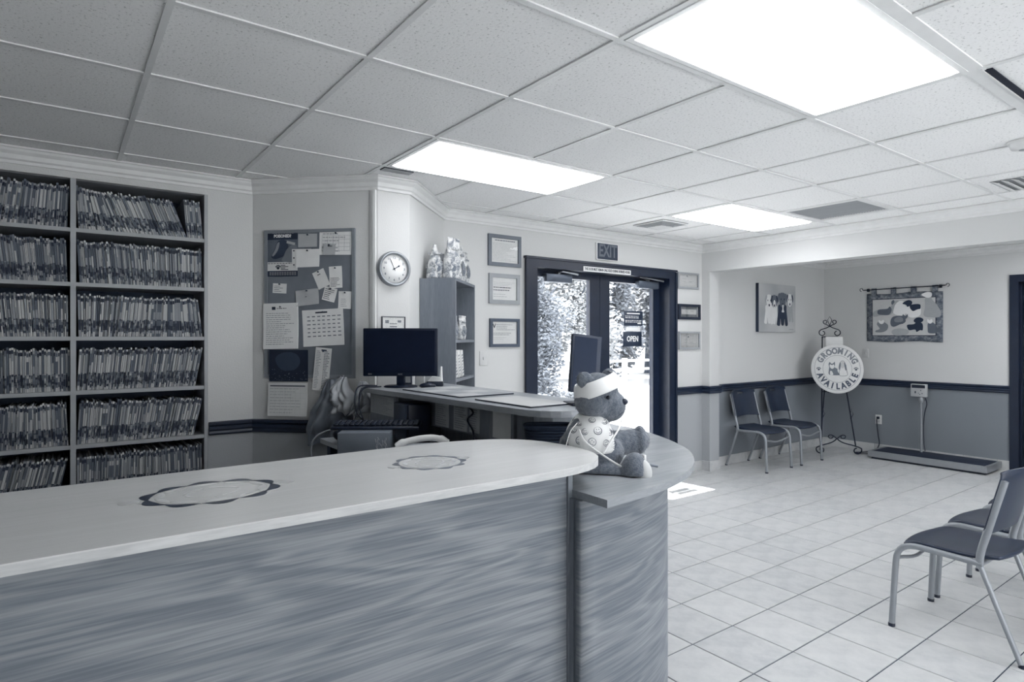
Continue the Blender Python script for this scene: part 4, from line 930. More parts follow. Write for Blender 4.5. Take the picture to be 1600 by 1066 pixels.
for k in range(8): m = MB(); m.box((0, -0.18+0.05*k, -0.004), (0.4, 0.04, 0.003), (R(22),0,0)); obj('louvre', m, M_FIX, t)
t = thing('small_vent', 'small dark ceiling vent at the end of the light by the corner', 'vent', (1.64, 3.40, H-0.006))
m = MB(); m.bb(-0.10, 0.09, -0.035, 0.035, 0.0, 0.006); obj('backing', m, M_VOID, t)
for k in range(5): m = MB(); m.bb(-0.10, 0.09, -0.03+0.014*k, -0.026+0.014*k, -0.003, 0.0); obj('louvre', m, M_GR, t)
t = thing('smoke_detector', 'round white smoke detector at the right picture edge', 'smoke detector', (3.99, 0.985, H-0.042))
m = MB(); m.lathe([(0.03,-0.002),(0.055,0.005),(0.06,0.02),(0.065,0.03),(0.07,0.032),(0.07,0.042)], 28); obj('housing', m, M_FIX, t)
m = MB(); m.lathe([(0.0,-0.006),(0.02,-0.005),(0.025,0.0)], 16); obj('cap', m, M_GR, t)
t = thing('ceiling_slot', 'dark slot where a ceiling tile sits off its tee', 'vent', (3.08, 0.797, H-0.006))
m = MB(); m.bb(-0.28, 0.28, -0.012, 0.012, 0, 0.004); obj('slot_shade', m, M_VOID, t)  # near-black bar stands in for the shaded depth of the slot
m = MB(); m.bb(-0.3, 0.3, 0.013, 0.02, -0.002, 0.004); obj('slot_lip', m, M_FIX, t)
# ------------------------------------------------------------------ side counter with the computer
PT = 1.155
M_PTOP = wood('side_counter_top', 130, 168, 0.3, (7, 0.9, 7), fine=0.45)
pol = [(1.43,3.46),(1.475,2.9),(1.51,2.3),(1.52,2.08)]+[(p.x,p.y) for p in bez((1.52,2.08,0),(1.52,1.9,0),(1.6,1.83,0),(1.75,1.83,0),8)[1:]]+[(p.x,p.y) for p in bez((1.75,1.83,0),(1.93,1.83,0),(2.0,1.93,0),(2.0,2.12,0),8)[1:]]+[(2.0,3.46)]
t = thing('side_counter', 'raised side counter with rounded end running to the clock wall', 'counter', (1.75, 2.7, 0)); TS = Matrix.Translation((-1.75,-2.7,0))
m = MB(); m.prism(pol, PT-0.004, PT); obj('surface', m, M_PTOP, t, TS)
m = MB(); m.prism(pol, PT-0.026, PT-0.004); obj('edge_band', m, M_PTOP, t, TS)
M_OAKV = wood('oak_upright', 105, 150, 0.5, (8, 8, 0.7), fine=0.4); M_UNDER = plain('under_counter_dark', 44, 0.8)
m = MB(); m.bb(1.61, 1.63, 2.18, 3.42, LOW, PT-0.026); obj('back_panel', m, M_OAKV, t, TS)
m = MB(); m.bb(1.482, 1.50, 3.10, 3.44, 0.885, PT-0.026); obj('side_gable', m, M_OAKV, t, TS)
m = MB(); m.prism([(1.62,2.17),(1.66,2.10),(1.74,2.065),(1.86,2.07),(1.93,2.12),(1.95,2.2),(1.93,2.2),(1.91,2.14),(1.85,2.095),(1.75,2.09),(1.68,2.12),(1.64,2.18)], LOW, PT-0.026); obj('end_panel', m, M_OAKV, t, TS)
for y in (2.42, 3.40): m = MB(); m.bb(1.64, 1.94, y, y+0.02, 0, PT-0.026); obj('upright', m, M_OAKV, t, TS)
m = MB(); m.bb(1.94, 1.96, 2.2, 3.44, 0, PT-0.026); obj('outer_panel', m, M_OAKV, t, TS)
t = thing('staff_desk', 'lower staff worktop under the raised side counter', 'desk', (1.55, 2.95, 0)); TD = Matrix.Translation((-1.55,-2.95,0)); DZ = 0.88
m = MB(); m.bb(1.18, 1.60, 2.30, 3.44, DZ-0.025, DZ); obj('worktop', m, M_PTOP, t, TD)
for x, y in ((1.21,2.35),(1.21,3.36)): m = MB(); m.bb(x, x+0.05, y, y+0.05, 0, DZ-0.025); obj('leg', m, M_UNDER, t, TD)
# papers on the panel under the counter
for k, (ya, yb, za, zb, lb) in enumerate(((3.12,3.43,1.01,1.115,'wide notice under the side counter, nearest the clock wall'),(2.20,2.34,0.99,1.11,'plain grey sheet under the rounded end of the side counter'),(2.74,2.88,0.985,1.115,'lined list under the side counter below the first desk mat'),(2.56,2.69,0.985,1.115,'plain sheet under the side counter beside the cable'),(2.45,2.54,0.99,1.115,'narrow lined sheet right of the twisted cable under the counter'))):
    w_, h_ = yb-ya, zb-za
    sheet('taped_notice', w_, h_, M_PAPERD if k != 1 else M_PAPER2, None, wallM(1.481 if k == 0 else 1.609, (ya+yb)/2, (za+zb)/2, PI), prints=tm_(words(w_,h_,random.Random(k+30),10,0.92,0.08,0.95,0.06,1,0.25), M_GREYINK) if k != 1 else (), thing_tag=(lb,'notice','notices taped under the side counter'), pin=False, curl=0.002)
# computer tower, box, keyboard, phone and the rest of the clutter
M_BLACK = plain('black_plastic', 16, 0.4); M_DKGREY = plain('dark_grey_plastic', 52, 0.5); M_LGREY = plain('light_grey_plastic', 150, 0.5); M_WHITEP = plain('white_plastic', 226, 0.35)
t = thing('computer_tower', 'black computer tower in the dark gap under the side counter', 'computer', (1.525, 2.99, DZ))
m = MB(); m.rbox((0,0,0.11), (0.13, 0.18, 0.22), 0.006); obj('case', m, M_BLACK, t)
m = MB(); m.rbox((-0.068,0,0.12), (0.006, 0.15, 0.19), 0.003); obj('front_bezel', m, M_DKGREY, t)
bxM = Matrix.Translation((1.17,2.80,DZ)) @ Matrix.Rotation(R(-32), 4, 'Z')
t = thing('printer_box', 'grey laminate box with scratches below the keyboard', 'box', M=bxM)
m = MB(); m.rbox((0.0,0.12,0.055), (0.25,0.22,0.11), 0.003); obj('body', m, plain('box_laminate', 112, 0.4), t)
m = MB(); rq = random.Random(2)
for k in range(16):
    x, z = 0.02+0.09*rq.random(), 0.02+0.07*rq.random(); m.tube([(x,0.0095,z),(x+0.012*rq.random(),0.0095,z-0.012-0.016*rq.random())], 0.0005, 4)
o = obj('streaks', m, M_PAPER, t); o['kind'] = 'stuff'  # short thin pale lines on the box front
kM = Matrix.Translation((1.30,2.93,DZ+0.112)) @ Matrix.Rotation(R(-34), 4, 'Z')
t = thing('keyboard', 'black computer keyboard resting on the grey box', 'keyboard', M=kM)
m = MB(); m.rbox((0,0,0.011), (0.44,0.15,0.016), 0.004, rot=(R(5),0,0)); obj('keyboard_body', m, M_BLACK, t)
kb = MB(); kb.rbox((0,0,0), (0.022,0.02,0.008), 0.002, 1); kbm = kb.mesh('key', M_BLACK)
for j in range(4):
    for i_ in range(16): o = obj('key', kbm, None, t); o.location = (-0.2+0.0265*i_, -0.045+0.028*j, 0.021+0.0025*j)
t = thing('desk_phone', 'white desk phone with curved handset behind the counter top', 'phone', (1.36,2.53,DZ), R(-25))
m = MB(); m.rbox((0,0,0.03), (0.2,0.19,0.05), 0.01, rot=(R(10),0,0)); obj('phone_body', m, M_LGREY, t)
m = MB(); m.tube(smooth_path([(-0.13,0.0,0.065),(-0.09,0.0,0.09),(0.0,0.0,0.105),(0.06,0.0,0.10),(0.10,0.0,0.075)], 5), [0.02]*5+[0.015]*11+[0.021]*5, 10); obj('handset', m, M_WHITEP, t)
m = MB(); m.tube([(0.085+0.01*math.cos(k*0.9), 0.04+0.004*k*0.3, 0.06+0.008*math.sin(k*0.9)) for k in range(40)], 0.003, 5); obj('coiled_cord', m, M_WHITEP, t)
t = thing('desk_device', 'black rounded device at the desk end by the bags', 'device', (1.27,3.24,DZ), R(20))
m = MB(); m.ell((0,0,0.05), (0.1,0.06,0.05)); obj('shell', m, M_BLACK, t)
m = MB(); m.ell((-0.01,0,0.088), (0.06,0.035,0.016)); obj('top_pad', m, M_DKGREY, t)
for k, (pts, rad, mt, lb) in enumerate((
    ([(1.21,3.2,0.95),(1.15,3.22,0.955),(1.09,3.25,0.92),(1.07,3.26,0.86),(1.075,3.25,0.78)], 0.004, M_LGREY, 'pale cable curling off the desk end'),
    ([(1.50,3.40,1.162),(1.44,3.43,1.158),(1.405,3.42,1.12),(1.40,3.40,1.03),(1.42,3.36,0.95),(1.45,3.3,0.89)], 0.004, M_BLACK, 'black cable dropping over the side counter end'),
    ([(1.52,3.43,1.163),(1.42,3.465,1.16),(1.385,3.44,1.08),(1.39,3.40,1.0),(1.44,3.28,0.93)], 0.004, M_BLACK, 'black cable hanging in a loop behind the bags'),
    ([(1.52,3.37,1.162),(1.42,3.40,1.15),(1.38,3.38,1.05),(1.35,3.36,0.97),(1.33,3.33,0.93)], 0.004, M_BLACK, 'black cable nearest the plastic bags'),
    ([(1.60,2.55,1.12),(1.59,2.48,1.09),(1.59,2.53,1.05),(1.59,2.48,1.0),(1.59,2.47,0.93)], 0.005, M_BLACK, 'twisted black cable under the side counter'))):
    m = MB(); m.tube(smooth_path(pts, 6), rad, 6); tag(obj('cable', m, mt), lb, 'cable', 'loose cables behind the counter')
# hanging bags: crumpled sheets gathered at the top
def bag(name, label, org, wid, hgt, mat, seed, spread=0.5):
    r = random.Random(seed); m = MB(); n = 26; vs = []; fs = []
    ph = [r.random()*6 for _ in range(6)]
    for j in range(n+1):
        v = j/n; wv = wid*(0.18+0.82*min(1, v*1.5)**0.8); dv = 0.03+0.10*math.sin(min(1, v*1.2)*PI*0.6)
        for i_ in range(n+1):
            u = i_/n-0.5; cr = 0.022*math.sin(13*u+ph[0]+3*v)+0.014*math.sin(23*u+ph[1]-5*v)+0.012*math.sin(9*v*2+ph[2]+7*u)+0.008*math.sin(31*u+17*v+ph[3])
            vs.append((wv*u+0.02*math.sin(5*v+ph[4]), -v*hgt*(1-0.22*abs(u)*(1 if (u > 0) == (seed % 2 == 0) else 0.2))+0.012*math.sin(15*u+ph[5])*v, dv*(1-(2*u)**2)**0.5*0.8+0.02+cr*min(1, 0.2+v)))
    for j in range(n):
        for i_ in range(n): a = j*(n+1)+i_; fs.append((a, a+1, a+n+2, a+n+1))
    m.add(vs, fs, 0, True); o = obj(name, m, mat, fix=False); o.matrix_world = wallM(*org, DIAG_L)
    s = o.modifiers.new('thick', 'SOLIDIFY'); s.thickness = 0.003
    return tag(o, label, 'bag', 'bags hanging below the bulletin board')
M_BAG1 = plain('bag_plastic', 150, 0.3); M_BAG2 = plain('bag_plastic_pale', 160, 0.3); M_BAG3 = plain('bag_shade', 112, 0.4)
bag('plastic_bag', 'large grey crumpled bag hanging below the bulletin board', (1.385, 3.795, 1.19), 0.30, 0.40, M_BAG3, 4)
bag('plastic_bag', 'pale crumpled bag hanging in front of the larger bag', (1.44, 3.72, 1.205), 0.17, 0.22, M_BAG2, 7)
bag('plastic_bag', 'folded clear bag tucked against the side counter end', (1.53, 3.60, 1.18), 0.17, 0.20, M_BAG1, 10)
m = MB(); m.rbox((0,0,0.01), (0.02,0.03,0.02), 0.004); m.tube(smooth_path([(0,-0.01,0.02),(0,-0.012,0.05),(0,0.012,0.052)], 4), 0.004, 6); o = obj('wall_hook', m, M_STEEL); o.matrix_world = wallM(1.44, 3.76, 1.20, DIAG_L); tag(o, 'small metal wall hook carrying the hanging bags', 'hook')
# monitor on the side counter
mo = frameM((1.635,3.35,PT), (0.806,-0.592,0), (0.592,0.806,0))
t = thing('computer_monitor', 'black widescreen monitor on the side counter below the clock', 'monitor', M=mo)
m = MB(); m.rbox((0,0.0,0.208), (0.444,0.03,0.286), 0.006); m.rbox((0,0.025,0.21), (0.30,0.03,0.2), 0.012); obj('housing', m, plain('monitor_black', 12, 0.4, 0, 0.25), t)
m = MB(); m.bb(-0.206, 0.206, -0.0165, -0.0155, 0.088, 0.336); obj('screen', m, plain('screen_black', 10, 0.5, 0, 0.15), t)
m = MB(); m.rbox((0,0.01,0.05), (0.05,0.03,0.1), 0.005); obj('stand_neck', m, plain('monitor_black', 12, 0.4, 0, 0.25), t)
m = MB(); m.lathe([(0.1,0),(0.1,0.006),(0.09,0.011),(0.03,0.014),(0,0.014)], 32, M=Matrix.Diagonal((1.0,0.75,1,1))); obj('stand_base', m, plain('monitor_black', 12, 0.4, 0, 0.25), t)
lettering('maker_mark', 'AOC', 0.013, M_LGREY, t, frameM((0,-0.0158,0.077), (1,0,0), (0,0,1)))
lettering('corner_mark', 'E3U', 0.013, M_LGREY, t, frameM((-0.18,-0.0158,0.078), (1,0,0), (0,0,1)))
def onpen(x, y, rz): return Matrix.Translation((x, y, PT)) @ Matrix.Rotation(rz, 4, 'Z')
for k, (c, sz, rz, lb, mt) in enumerate((((1.725,2.86),(0.34,0.58),R(2),'printed desk mat nearest the monitor',plain('mat_print', 168, 0.5)), ((1.70,2.23),(0.25,0.42),R(1),'pale desk mat on the rounded counter end',plain('mat_pale', 196, 0.4)))):
    t = thing('desk_mat', lb, 'desk mat', M=onpen(c[0], c[1], rz))
    m = MB(); m.rbox((0,0,0.003), (sz[0],sz[1],0.006), 0.0015, 1); obj('mat_base', m, M_BLACK, t)
    m = MB(); m.bb(-sz[0]/2+0.003, sz[0]/2-0.003, -sz[1]/2+0.003, sz[1]/2-0.003, 0.006, 0.007); obj('mat_sheet', m, mt, t)
    if k == 0:
        for a in range(2):
            for c_ in range(4): m = MB(); m.bb(-0.15+0.16*a, -0.15+0.16*a+0.13, -0.27+0.137*c_, -0.27+0.137*c_+0.11, 0.007, 0.0074); obj('printed_block', m, plain('mat_block', 150, 0.5) if (a+c_) % 2 else plain('mat_block_light', 186, 0.5), t)
t = thing('tape_dispenser', 'black tape dispenser holding a white roll beside the monitor', 'tape dispenser', M=onpen(1.83,3.28,R(-35)))
m = MB(); m.rbox((0,0,0.016), (0.1,0.05,0.03), 0.006); obj('dispenser_base', m, M_BLACK, t)
m = MB(); m.prism([(-0.045,0.03),(0.045,0.03),(0.03,0.055),(-0.02,0.06)], -0.02, 0.02, M=Matrix.Rotation(PI/2, 4, 'X')); obj('white_label', m, M_WHITEP, t)
m = MB(); m.tube([(0.035,0,0.03),(0.037,0,0.12)], [0.011,0.006], 10); obj('glue_tube', m, M_WHITEP, t)
for k, (x, y, sz, mt, lb) in enumerate(((1.79,3.40,(0.06,0.02,0.075),M_PAPER,'white card box behind the monitor stand'),(1.86,3.42,(0.06,0.03,0.07),M_LGREY,'grey card holder right of the white card box'),(1.72,3.43,(0.055,0.03,0.075),M_DKGREY,'dark small box left of the white card box'))):
    t = thing('card_box', lb, 'box', M=onpen(x, y, R(-36)))
    m = MB(); m.rbox((0,0,sz[2]/2), sz, 0.003); obj('card_body', m, mt, t)
    m = MB(); m.bb(-sz[0]/2+0.006, sz[0]/2-0.006, -sz[1]/2-0.001, -sz[1]/2, sz[2]*0.25, sz[2]*0.75); obj('card_label', m, M_PAPERD if k else M_PAPER2, t)
t = thing('mouse', 'black computer mouse right of the monitor base', 'mouse', M=onpen(1.735,3.20,R(-40)))
m = MB(); m.ell((0,0,0.012), (0.05,0.028,0.018), 14, 8); obj('mouse_shell', m, M_BLACK, t)
m = MB(); m.tube([(0,-0.006,0.029),(0.02,-0.006,0.027)], 0.004, 6); obj('scroll_wheel', m, M_DKGREY, t)
# second display on the rounded end, screen turned to the staff side
dm = frameM((1.86,2.0,PT), Vector((0.93,-0.37,0)), Vector((0.37,0.93,0)))
t = thing('customer_display', 'tall dark display tilted back behind the teddy bear', 'monitor', M=dm)
TL2 = Matrix.Translation((0,0,0.05)) @ Matrix.Rotation(R(-9), 4, 'X') @ Matrix.Rotation(R(7), 4, 'Y')
m = MB(); m.rbox((0.0,0,0.13), (0.14,0.026,0.26), 0.004, M=TL2); obj('housing', m, plain('display_case', 34, 0.5), t)
m = MB(); m.bb(-0.06, 0.048, -0.0145, -0.0135, 0.02, 0.248, M=TL2); obj('screen', m, plain('display_glass', 34, 0.4, 0, 0.2), t)
m = MB(); m.rbox((0,0,0.006), (0.15,0.12,0.012), 0.004); m.rbox((0,0.005,0.04), (0.03,0.02,0.07), 0.004); obj('stand', m, M_BLACK, t)
# woven basket
t = thing('woven_basket', 'dark woven basket under the rounded counter end', 'basket', (1.655,1.99,LOW), R(-35))
bw, bd, bh = 0.20, 0.11, 0.10; nR = 8; nC = 44
MBK = plain('wicker_dark', 46, 0.7)
def ring(k, s): 
    a = 2*PI*k/nC; ca, sa = math.cos(a), math.sin(a); return (bw/2*s*math.copysign(abs(ca)**0.5, ca), bd/2*s*math.copysign(abs(sa)**0.5, sa))
m = MB()
for j in range(nR):
    z = 0.008+bh*j/nR; s = 0.86+0.14*j/nR
    m.tube([(ring(k, s)[0]*(1+0.03*(1 if (k+j) % 2 else -1)), ring(k, s)[1]*(1+0.05*(1 if (k+j) % 2 else -1)), z) for k in range(nC)], 0.0062, 5, closed=True)
o = obj('weave', m, MBK, t); o['kind'] = 'stuff'
m = MB(); m.tube([(*ring(k, 1.03), bh+0.004) for k in range(nC)], 0.008, 6, closed=True); obj('rim', m, MBK, t)
m = MB(); m.prism([ring(k, 0.86) for k in range(nC)], 0.0, 0.006); obj('base', m, MBK, t)
# ------------------------------------------------------------------ bookcase on the angled wall
M_BK = wood('bookcase_veneer', 96, 140, 0.45, (9, 9, 0.7), fine=0.45)
kM = frameM((1.970,3.744,0), Vector((1,1,0)), Vector((-1,1,0)))
t = thing('bookcase', 'narrow wooden bookcase standing against the angled wall', 'bookcase', M=kM); bwid, bdep, bht = 0.62, 0.25, 1.855
for nm, q in (('side_panel', (0,0.02,-bdep,0,0,bht)), ('side_panel', (bwid-0.02,bwid,-bdep,0,0,bht)), ('back_panel', (0.02,bwid-0.02,-0.008,0,0,bht-0.02)), ('top_board', (0.02,bwid-0.02,-bdep,0,bht-0.02,bht))):
    m = MB(); m.bb(*q); obj(nm, m, M_BK, t)
for z in (1.435, 1.165, 0.88, 0.6, 0.3, 0.06): m = MB(); m.bb(0.02, bwid-0.02, -bdep+0.004, -0.008, z-0.02, z); obj('shelf_board', m, M_BK, t)
def pouch(name, label, X, D, z, w, h, d, rz, mat, lab, taper=0.9, lean=0, group=None, seed=0, cat='bag'):
    r = random.Random(seed)
    t = thing(name, label, cat, M=kM @ Matrix.Translation((X, D, z)) @ Matrix.Rotation(rz, 4, 'Z') @ Matrix.Rotation(R(lean), 4, 'Y'), group=group)
    m = MB(); n = 14; K = 16; vs = []; fs = []
    for j in range(n+1):
        v = j/n; wv = w/2*(1-(1-taper)*v)*(0.93+0.07*math.sin(PI*min(1, v*1.4))); dv = d/2*max(0.02, (1-v**2.2))*(0.8+0.3*math.sin(PI*v))
        for k in range(K):
            a = 2*PI*k/K; ca, sa = math.cos(a), math.sin(a); cr = 1+(0.06*math.sin(5*a+9*v+seed)+0.05*math.sin(11*a-14*v+2*seed))*(0.3+v)
            vs.append((wv*math.copysign(abs(ca)**0.7, ca)*cr, dv*math.copysign(abs(sa)**0.8, sa)*cr, h*v+0.004*math.sin(3*a+seed)*v))
    fs = [(j*K+k, j*K+(k+1) % K, (j+1)*K+(k+1) % K, (j+1)*K+k) for j in range(n) for k in range(K)]+[tuple(range(K-1,-1,-1)), tuple(range(n*K, n*K+K))]
    m.add(vs, fs, 0, True); obj('pouch_body', m, mat, t)
    m = MB(); m.rbox((0,0,h*0.985), (w*taper*0.98,0.006,h*0.07), 0.001, 1); obj('top_seal', m, mat, t)
    for s in (-1, 1):
        m = MB()
        for q in range(7):
            v0, v1 = 0.16+0.06*q, 0.16+0.06*(q+1)
            f = lambda v: s*(d/2*max(0.02, (1-v**2.2))*(0.8+0.3*math.sin(PI*v))*1.02+0.002)
            ww = w*0.30*math.sin(PI*(q+0.5)/7)**0.4; m.add([(-ww,f(v0),h*v0),(ww,f(v0),h*v0),(ww,f(v1),h*v1),(-ww,f(v1),h*v1)], [(0,1,2,3)])
        obj('front_label', m, lab, t, fix=False)
        m = MB(); m.bb(-w*0.22, w*0.22, s*(d*0.34), s*(d*0.34+0.004), h*0.72, h*0.77); obj('label_stripe', m, lab, t)
    return t
MF1 = printed('pouch_foil', 120, 214, 16); MF2 = printed('pouch_white', 150, 220, 22); MF3 = plain('pouch_grey', 150, 0.35); ML1 = printed('pouch_label_dark', 70, 150, 40); ML2 = printed('pouch_label_mid', 100, 196, 34)
GB = 'pet treat bags on the bookcase'
pouch('treat_bag', 'foil treat bag narrowing to a peak, leftmost on the bookcase top', 0.075, -0.085, bht, 0.15, 0.235, 0.09, R(-30), MF1, ML2, 0.2, 0, GB, 1)
pouch('treat_bag', 'tallest foil treat bag on the bookcase top', 0.11, -0.185, bht, 0.13, 0.285, 0.09, R(-40), MF1, ML2, 0.8, 6, GB, 2)
pouch('treat_bag', 'grey treat bag standing between the peaked and tallest bags', 0.18, -0.09, bht, 0.10, 0.19, 0.07, R(-30), MF3, ML1, 0.9, 0, GB, 3)
pouch('treat_bag', 'white treat bag with dark oval label right of the tallest', 0.31, -0.20, bht, 0.13, 0.255, 0.07, R(-8), MF2, ML1, 0.95, 0, GB, 4)
pouch('treat_bag', 'white treat bag with dark oval label, rightmost on the bookcase top', 0.47, -0.20, bht, 0.13, 0.235, 0.07, R(-6), MF2, ML1, 0.95, 0, GB, 5)
GB2 = 'goods on the middle bookcase shelf'
pouch('treat_pouch', 'dark slim packet leaning on the middle bookcase shelf', 0.13, -0.19, 1.435, 0.06, 0.2, 0.05, R(-30), plain('packet_dark', 50, 0.4), ML2, 0.9, -10, GB2, 6)
pouch('treat_pouch', 'grey patterned pouch in the middle of the middle bookcase shelf', 0.27, -0.17, 1.435, 0.09, 0.17, 0.05, R(-20), MF3, ML1, 0.9, 0, GB2, 7)
pouch('treat_pouch', 'pale patterned pouch at the right of the middle bookcase shelf', 0.42, -0.19, 1.435, 0.085, 0.175, 0.05, R(-25), MF2, ML1, 1.0, 3, GB2, 8)
pouch('treat_pouch', 'small white pouch hidden at the left of the middle bookcase shelf', 0.07, -0.13, 1.435, 0.07, 0.11, 0.04, R(-20), MF2, ML2, 0.9, 0, GB2, 9)
for k, (X, lb) in enumerate(((0.10,'leaning white box, left of three on the lower bookcase shelf'),(0.19,'leaning white box, middle of three on the lower bookcase shelf'),(0.29,'leaning white box, right of three on the lower bookcase shelf'))):
    t = thing('treatment_box', lb, 'box', M=kM @ Matrix.Translation((X, -0.18, 1.166)) @ Matrix.Rotation(R(-14), 4, 'Y'), group='boxes on the lower bookcase shelf')
    m = MB(); m.rbox((0.027,0,0.095), (0.05,0.10,0.19), 0.002, 1); obj('carton', m, M_PAPER, t)
    m = MB(); rq = random.Random(k)
    for j in range(7): m.bb(0.01, 0.02+0.025*rq.random(), -0.0512, -0.0504, 0.02+0.022*j, 0.03+0.022*j)
    o = obj('print', m, M_GREYINK, t); o['kind'] = 'stuff'
# ------------------------------------------------------------------ right-hand doorway and what shows through it
b = MB(); b.bb(XB-0.02, XB+0.17, 2.10, 2.18, 0, 2.13); b.bb(XB-0.02, XB+0.17, 1.18, 1.26, 0, 2.13); b.bb(XB-0.02, XB+0.17, 1.26, 2.10, 2.05, 2.13)
b.bb(XB+0.05, XB+0.08, 2.085, 2.10, 0, 2.05)
struct('door_2', b, M_DARKFRAME, label='dark timber door frame at the end of the alcove')
t = thing('storage_rack', 'dim storage shelves seen through the right-hand doorway', 'shelf', (XB+1.05, 2.0, 0))
for z in (0.5, 0.95, 1.35, 1.7, 2.0): m = MB(); m.bb(-0.2, 0.2, -0.75, 0.75, z-0.02, z); obj('shelf_board', m, plain('rack_grey', 110, 0.5), t)
for x in (-0.2, 0.2):
    for y in (-0.75, 0.75): m = MB(); m.bb(x-0.015, x+0.015, y-0.015, y+0.015, 0, 2.05); obj('upright', m, plain('rack_grey', 110, 0.5), t)
for k, (y, z, sx, sz, mt, lb) in enumerate(((2.3,0.95,0.22,0.25,M_BLACK,'black box on the storage rack through the doorway'),(2.25,1.35,0.3,0.12,M_LGREY,'low grey carton on the storage rack above the black box'),(2.3,0.5,0.34,0.4,plain('bin_grey', 120, 0.5),'grey bin on the lowest storage rack shelf'),(2.3,1.7,0.2,0.2,M_DKGREY,'dark carton high on the storage rack'))):
    t = thing('storage_box', lb, 'box', (XB+1.05, y, z)); m = MB(); m.rbox((0,0,sz/2), (0.3,sx,sz), 0.008); obj('box_body', m, mt, t); m = MB(); m.rbox((0,0,sz-0.015), (0.31,sx+0.01,0.03), 0.006); obj('lid', m, mt, t)
# ------------------------------------------------------------------ stacking chairs
M_TUBE = plain('chair_frame_silver', 150, 0.4, 0.35); M_SEAT = plain('chair_shell', 34, 0.4)
def shell(name, fn, nu, nv, th, parent, mat, hole=None):
    m = MB(); vs = []; fs = []
    for j in range(nv+1):
        for i_ in range(nu+1): vs.append(fn(i_/nu, j/nv))
    for j in range(nv):
        for i_ in range(nu):
            if hole and hole(i_, j): continue
            a = j*(nu+1)+i_; fs.append((a, a+1, a+nu+2, a+nu+1))
    m.add(vs, fs, 0, True); o = obj(name, m, mat, parent, fix=False)
    s = o.modifiers.new('thick', 'SOLIDIFY'); s.thickness = th; s.offset = -1
    b_ = o.modifiers.new('round', 'BEVEL'); b_.width = th*0.4; b_.segments = 2; b_.limit_method = 'ANGLE'
    return o
def make_chair(label, group):
    t = thing('stacking_chair', label, 'chair', group=group)
    for s in (-1, 1):
        x = s*0.245
        m = MB(); m.tube([(x,-0.275,0.0),(x*0.98,-0.266,0.20),(x*0.965,-0.259,0.33)]+bez((x*0.965,-0.259,0.33),(x*0.96,-0.255,0.405),(x*0.95,-0.215,0.425),(x*0.945,-0.15,0.424),8)[1:]+[(x*0.935,0.0,0.419),(x*0.93,0.10,0.415)], 0.0145, 12); obj('front_leg', m, M_TUBE, t)
        m = MB(); m.tube([(x*0.89,0.24,0.0),(x*0.91,0.15,0.24),(x*0.925,0.088,0.41)], 0.0145, 12, flat=0.8); obj('rear_leg', m, M_TUBE, t)
        m = MB(); m.tube(smooth_path([(x*0.93,0.085,0.405),(x*0.93,0.092,0.47),(x*0.93,0.112,0.55),(x*0.92,0.15,0.70),(x*0.91,0.178,0.81)], 4), 0.0135, 10, flat=1.2); obj('back_upright', m, M_TUBE, t)
        m = MB(); m.lathe([(0.016,0),(0.016,0.014),(0.0145,0.016)], 12, M=Matrix.Translation((x,-0.275,0))); obj('foot_cap', m, M_BLACK, t)
        m = MB(); m.lathe([(0.016,0),(0.016,0.014),(0.0145,0.016)], 12, M=Matrix.Translation((x*0.89,0.24,0))); obj('foot_cap', m, M_BLACK, t)
    m = MB(); m.tube(bez((-0.236,-0.258,0.345),(-0.15,-0.256,0.34),(-0.1,-0.25,0.315),(0,-0.25,0.313),8)+bez((0,-0.25,0.313),(0.1,-0.25,0.315),(0.15,-0.256,0.34),(0.236,-0.258,0.345),8)[1:], 0.009, 8); obj('front_stretcher', m, M_TUBE, t)
    m = MB(); m.tube([(-0.225,0.09,0.412),(0.225,0.09,0.412)], 0.011, 8); obj('rear_stretcher', m, M_TUBE, t)
    def seat(u, v):
        # rounded-square plan (superellipse map), front lip rolled down, hollow in the middle
        a = 2*u-1; c = 2*v-1
        k = (1-0.5*c*c*0.42)**0.5; k2 = (1-0.5*a*a*0.42)**0.5
        X = 0.215*a*k*(1+0.03*(1-v)); Y = -0.045+0.222*c*k2
        z = 0.446-0.02*(1-a*a)*(1-c*c)-0.030*max(0, (-c-0.55)/0.45)**2*1.0+0.012*max(0, (c-0.5)/0.5)
        return (X, Y, z)
    shell('seat', seat, 16, 16, 0.018, t, M_SEAT)
    def back(u, v):
        a = 2*u-1; z = 0.565+0.29*v; top = max(0, (v-0.85)/0.15)
        rx = 0.238*(1-0.03*v)*(1-0.05*top**2)*(1-0.04*max(0, 0.1-v)*10)
        y = 0.102+0.075*v+0.045*(1-a*a)-0.006-0.012*top**2
        return (rx*a, y, z-0.012*abs(a)**6*top-0.014*a*a*(1-v))
    shell('backrest', back, 21, 18, 0.010, t, M_SEAT, hole=lambda i_, j: j == 15 and 8 <= i_ <= 12)
    return t
GA, GN = 'chairs in the alcove', 'chairs in the near row'
c0 = make_chair('dark chair with silver legs in the alcove, nearer the pilaster', GA); c0.location = (6.312, 3.945, 0)
dup(c0, (6.99, 3.945, 0), R(2), 'dark chair with silver legs in the alcove, beside the easel', GA)
dup(c0, (3.615, 1.085, 0), PI, 'nearest chair at the right picture edge, seen side on', GN)
dup(c0, (4.19, 1.085, 0), PI, 'second chair behind the nearest one in the near row', GN)
dup(c0, (4.84, 1.085, 0), PI, 'farthest chair of the near row, only its seat tip showing', GN)
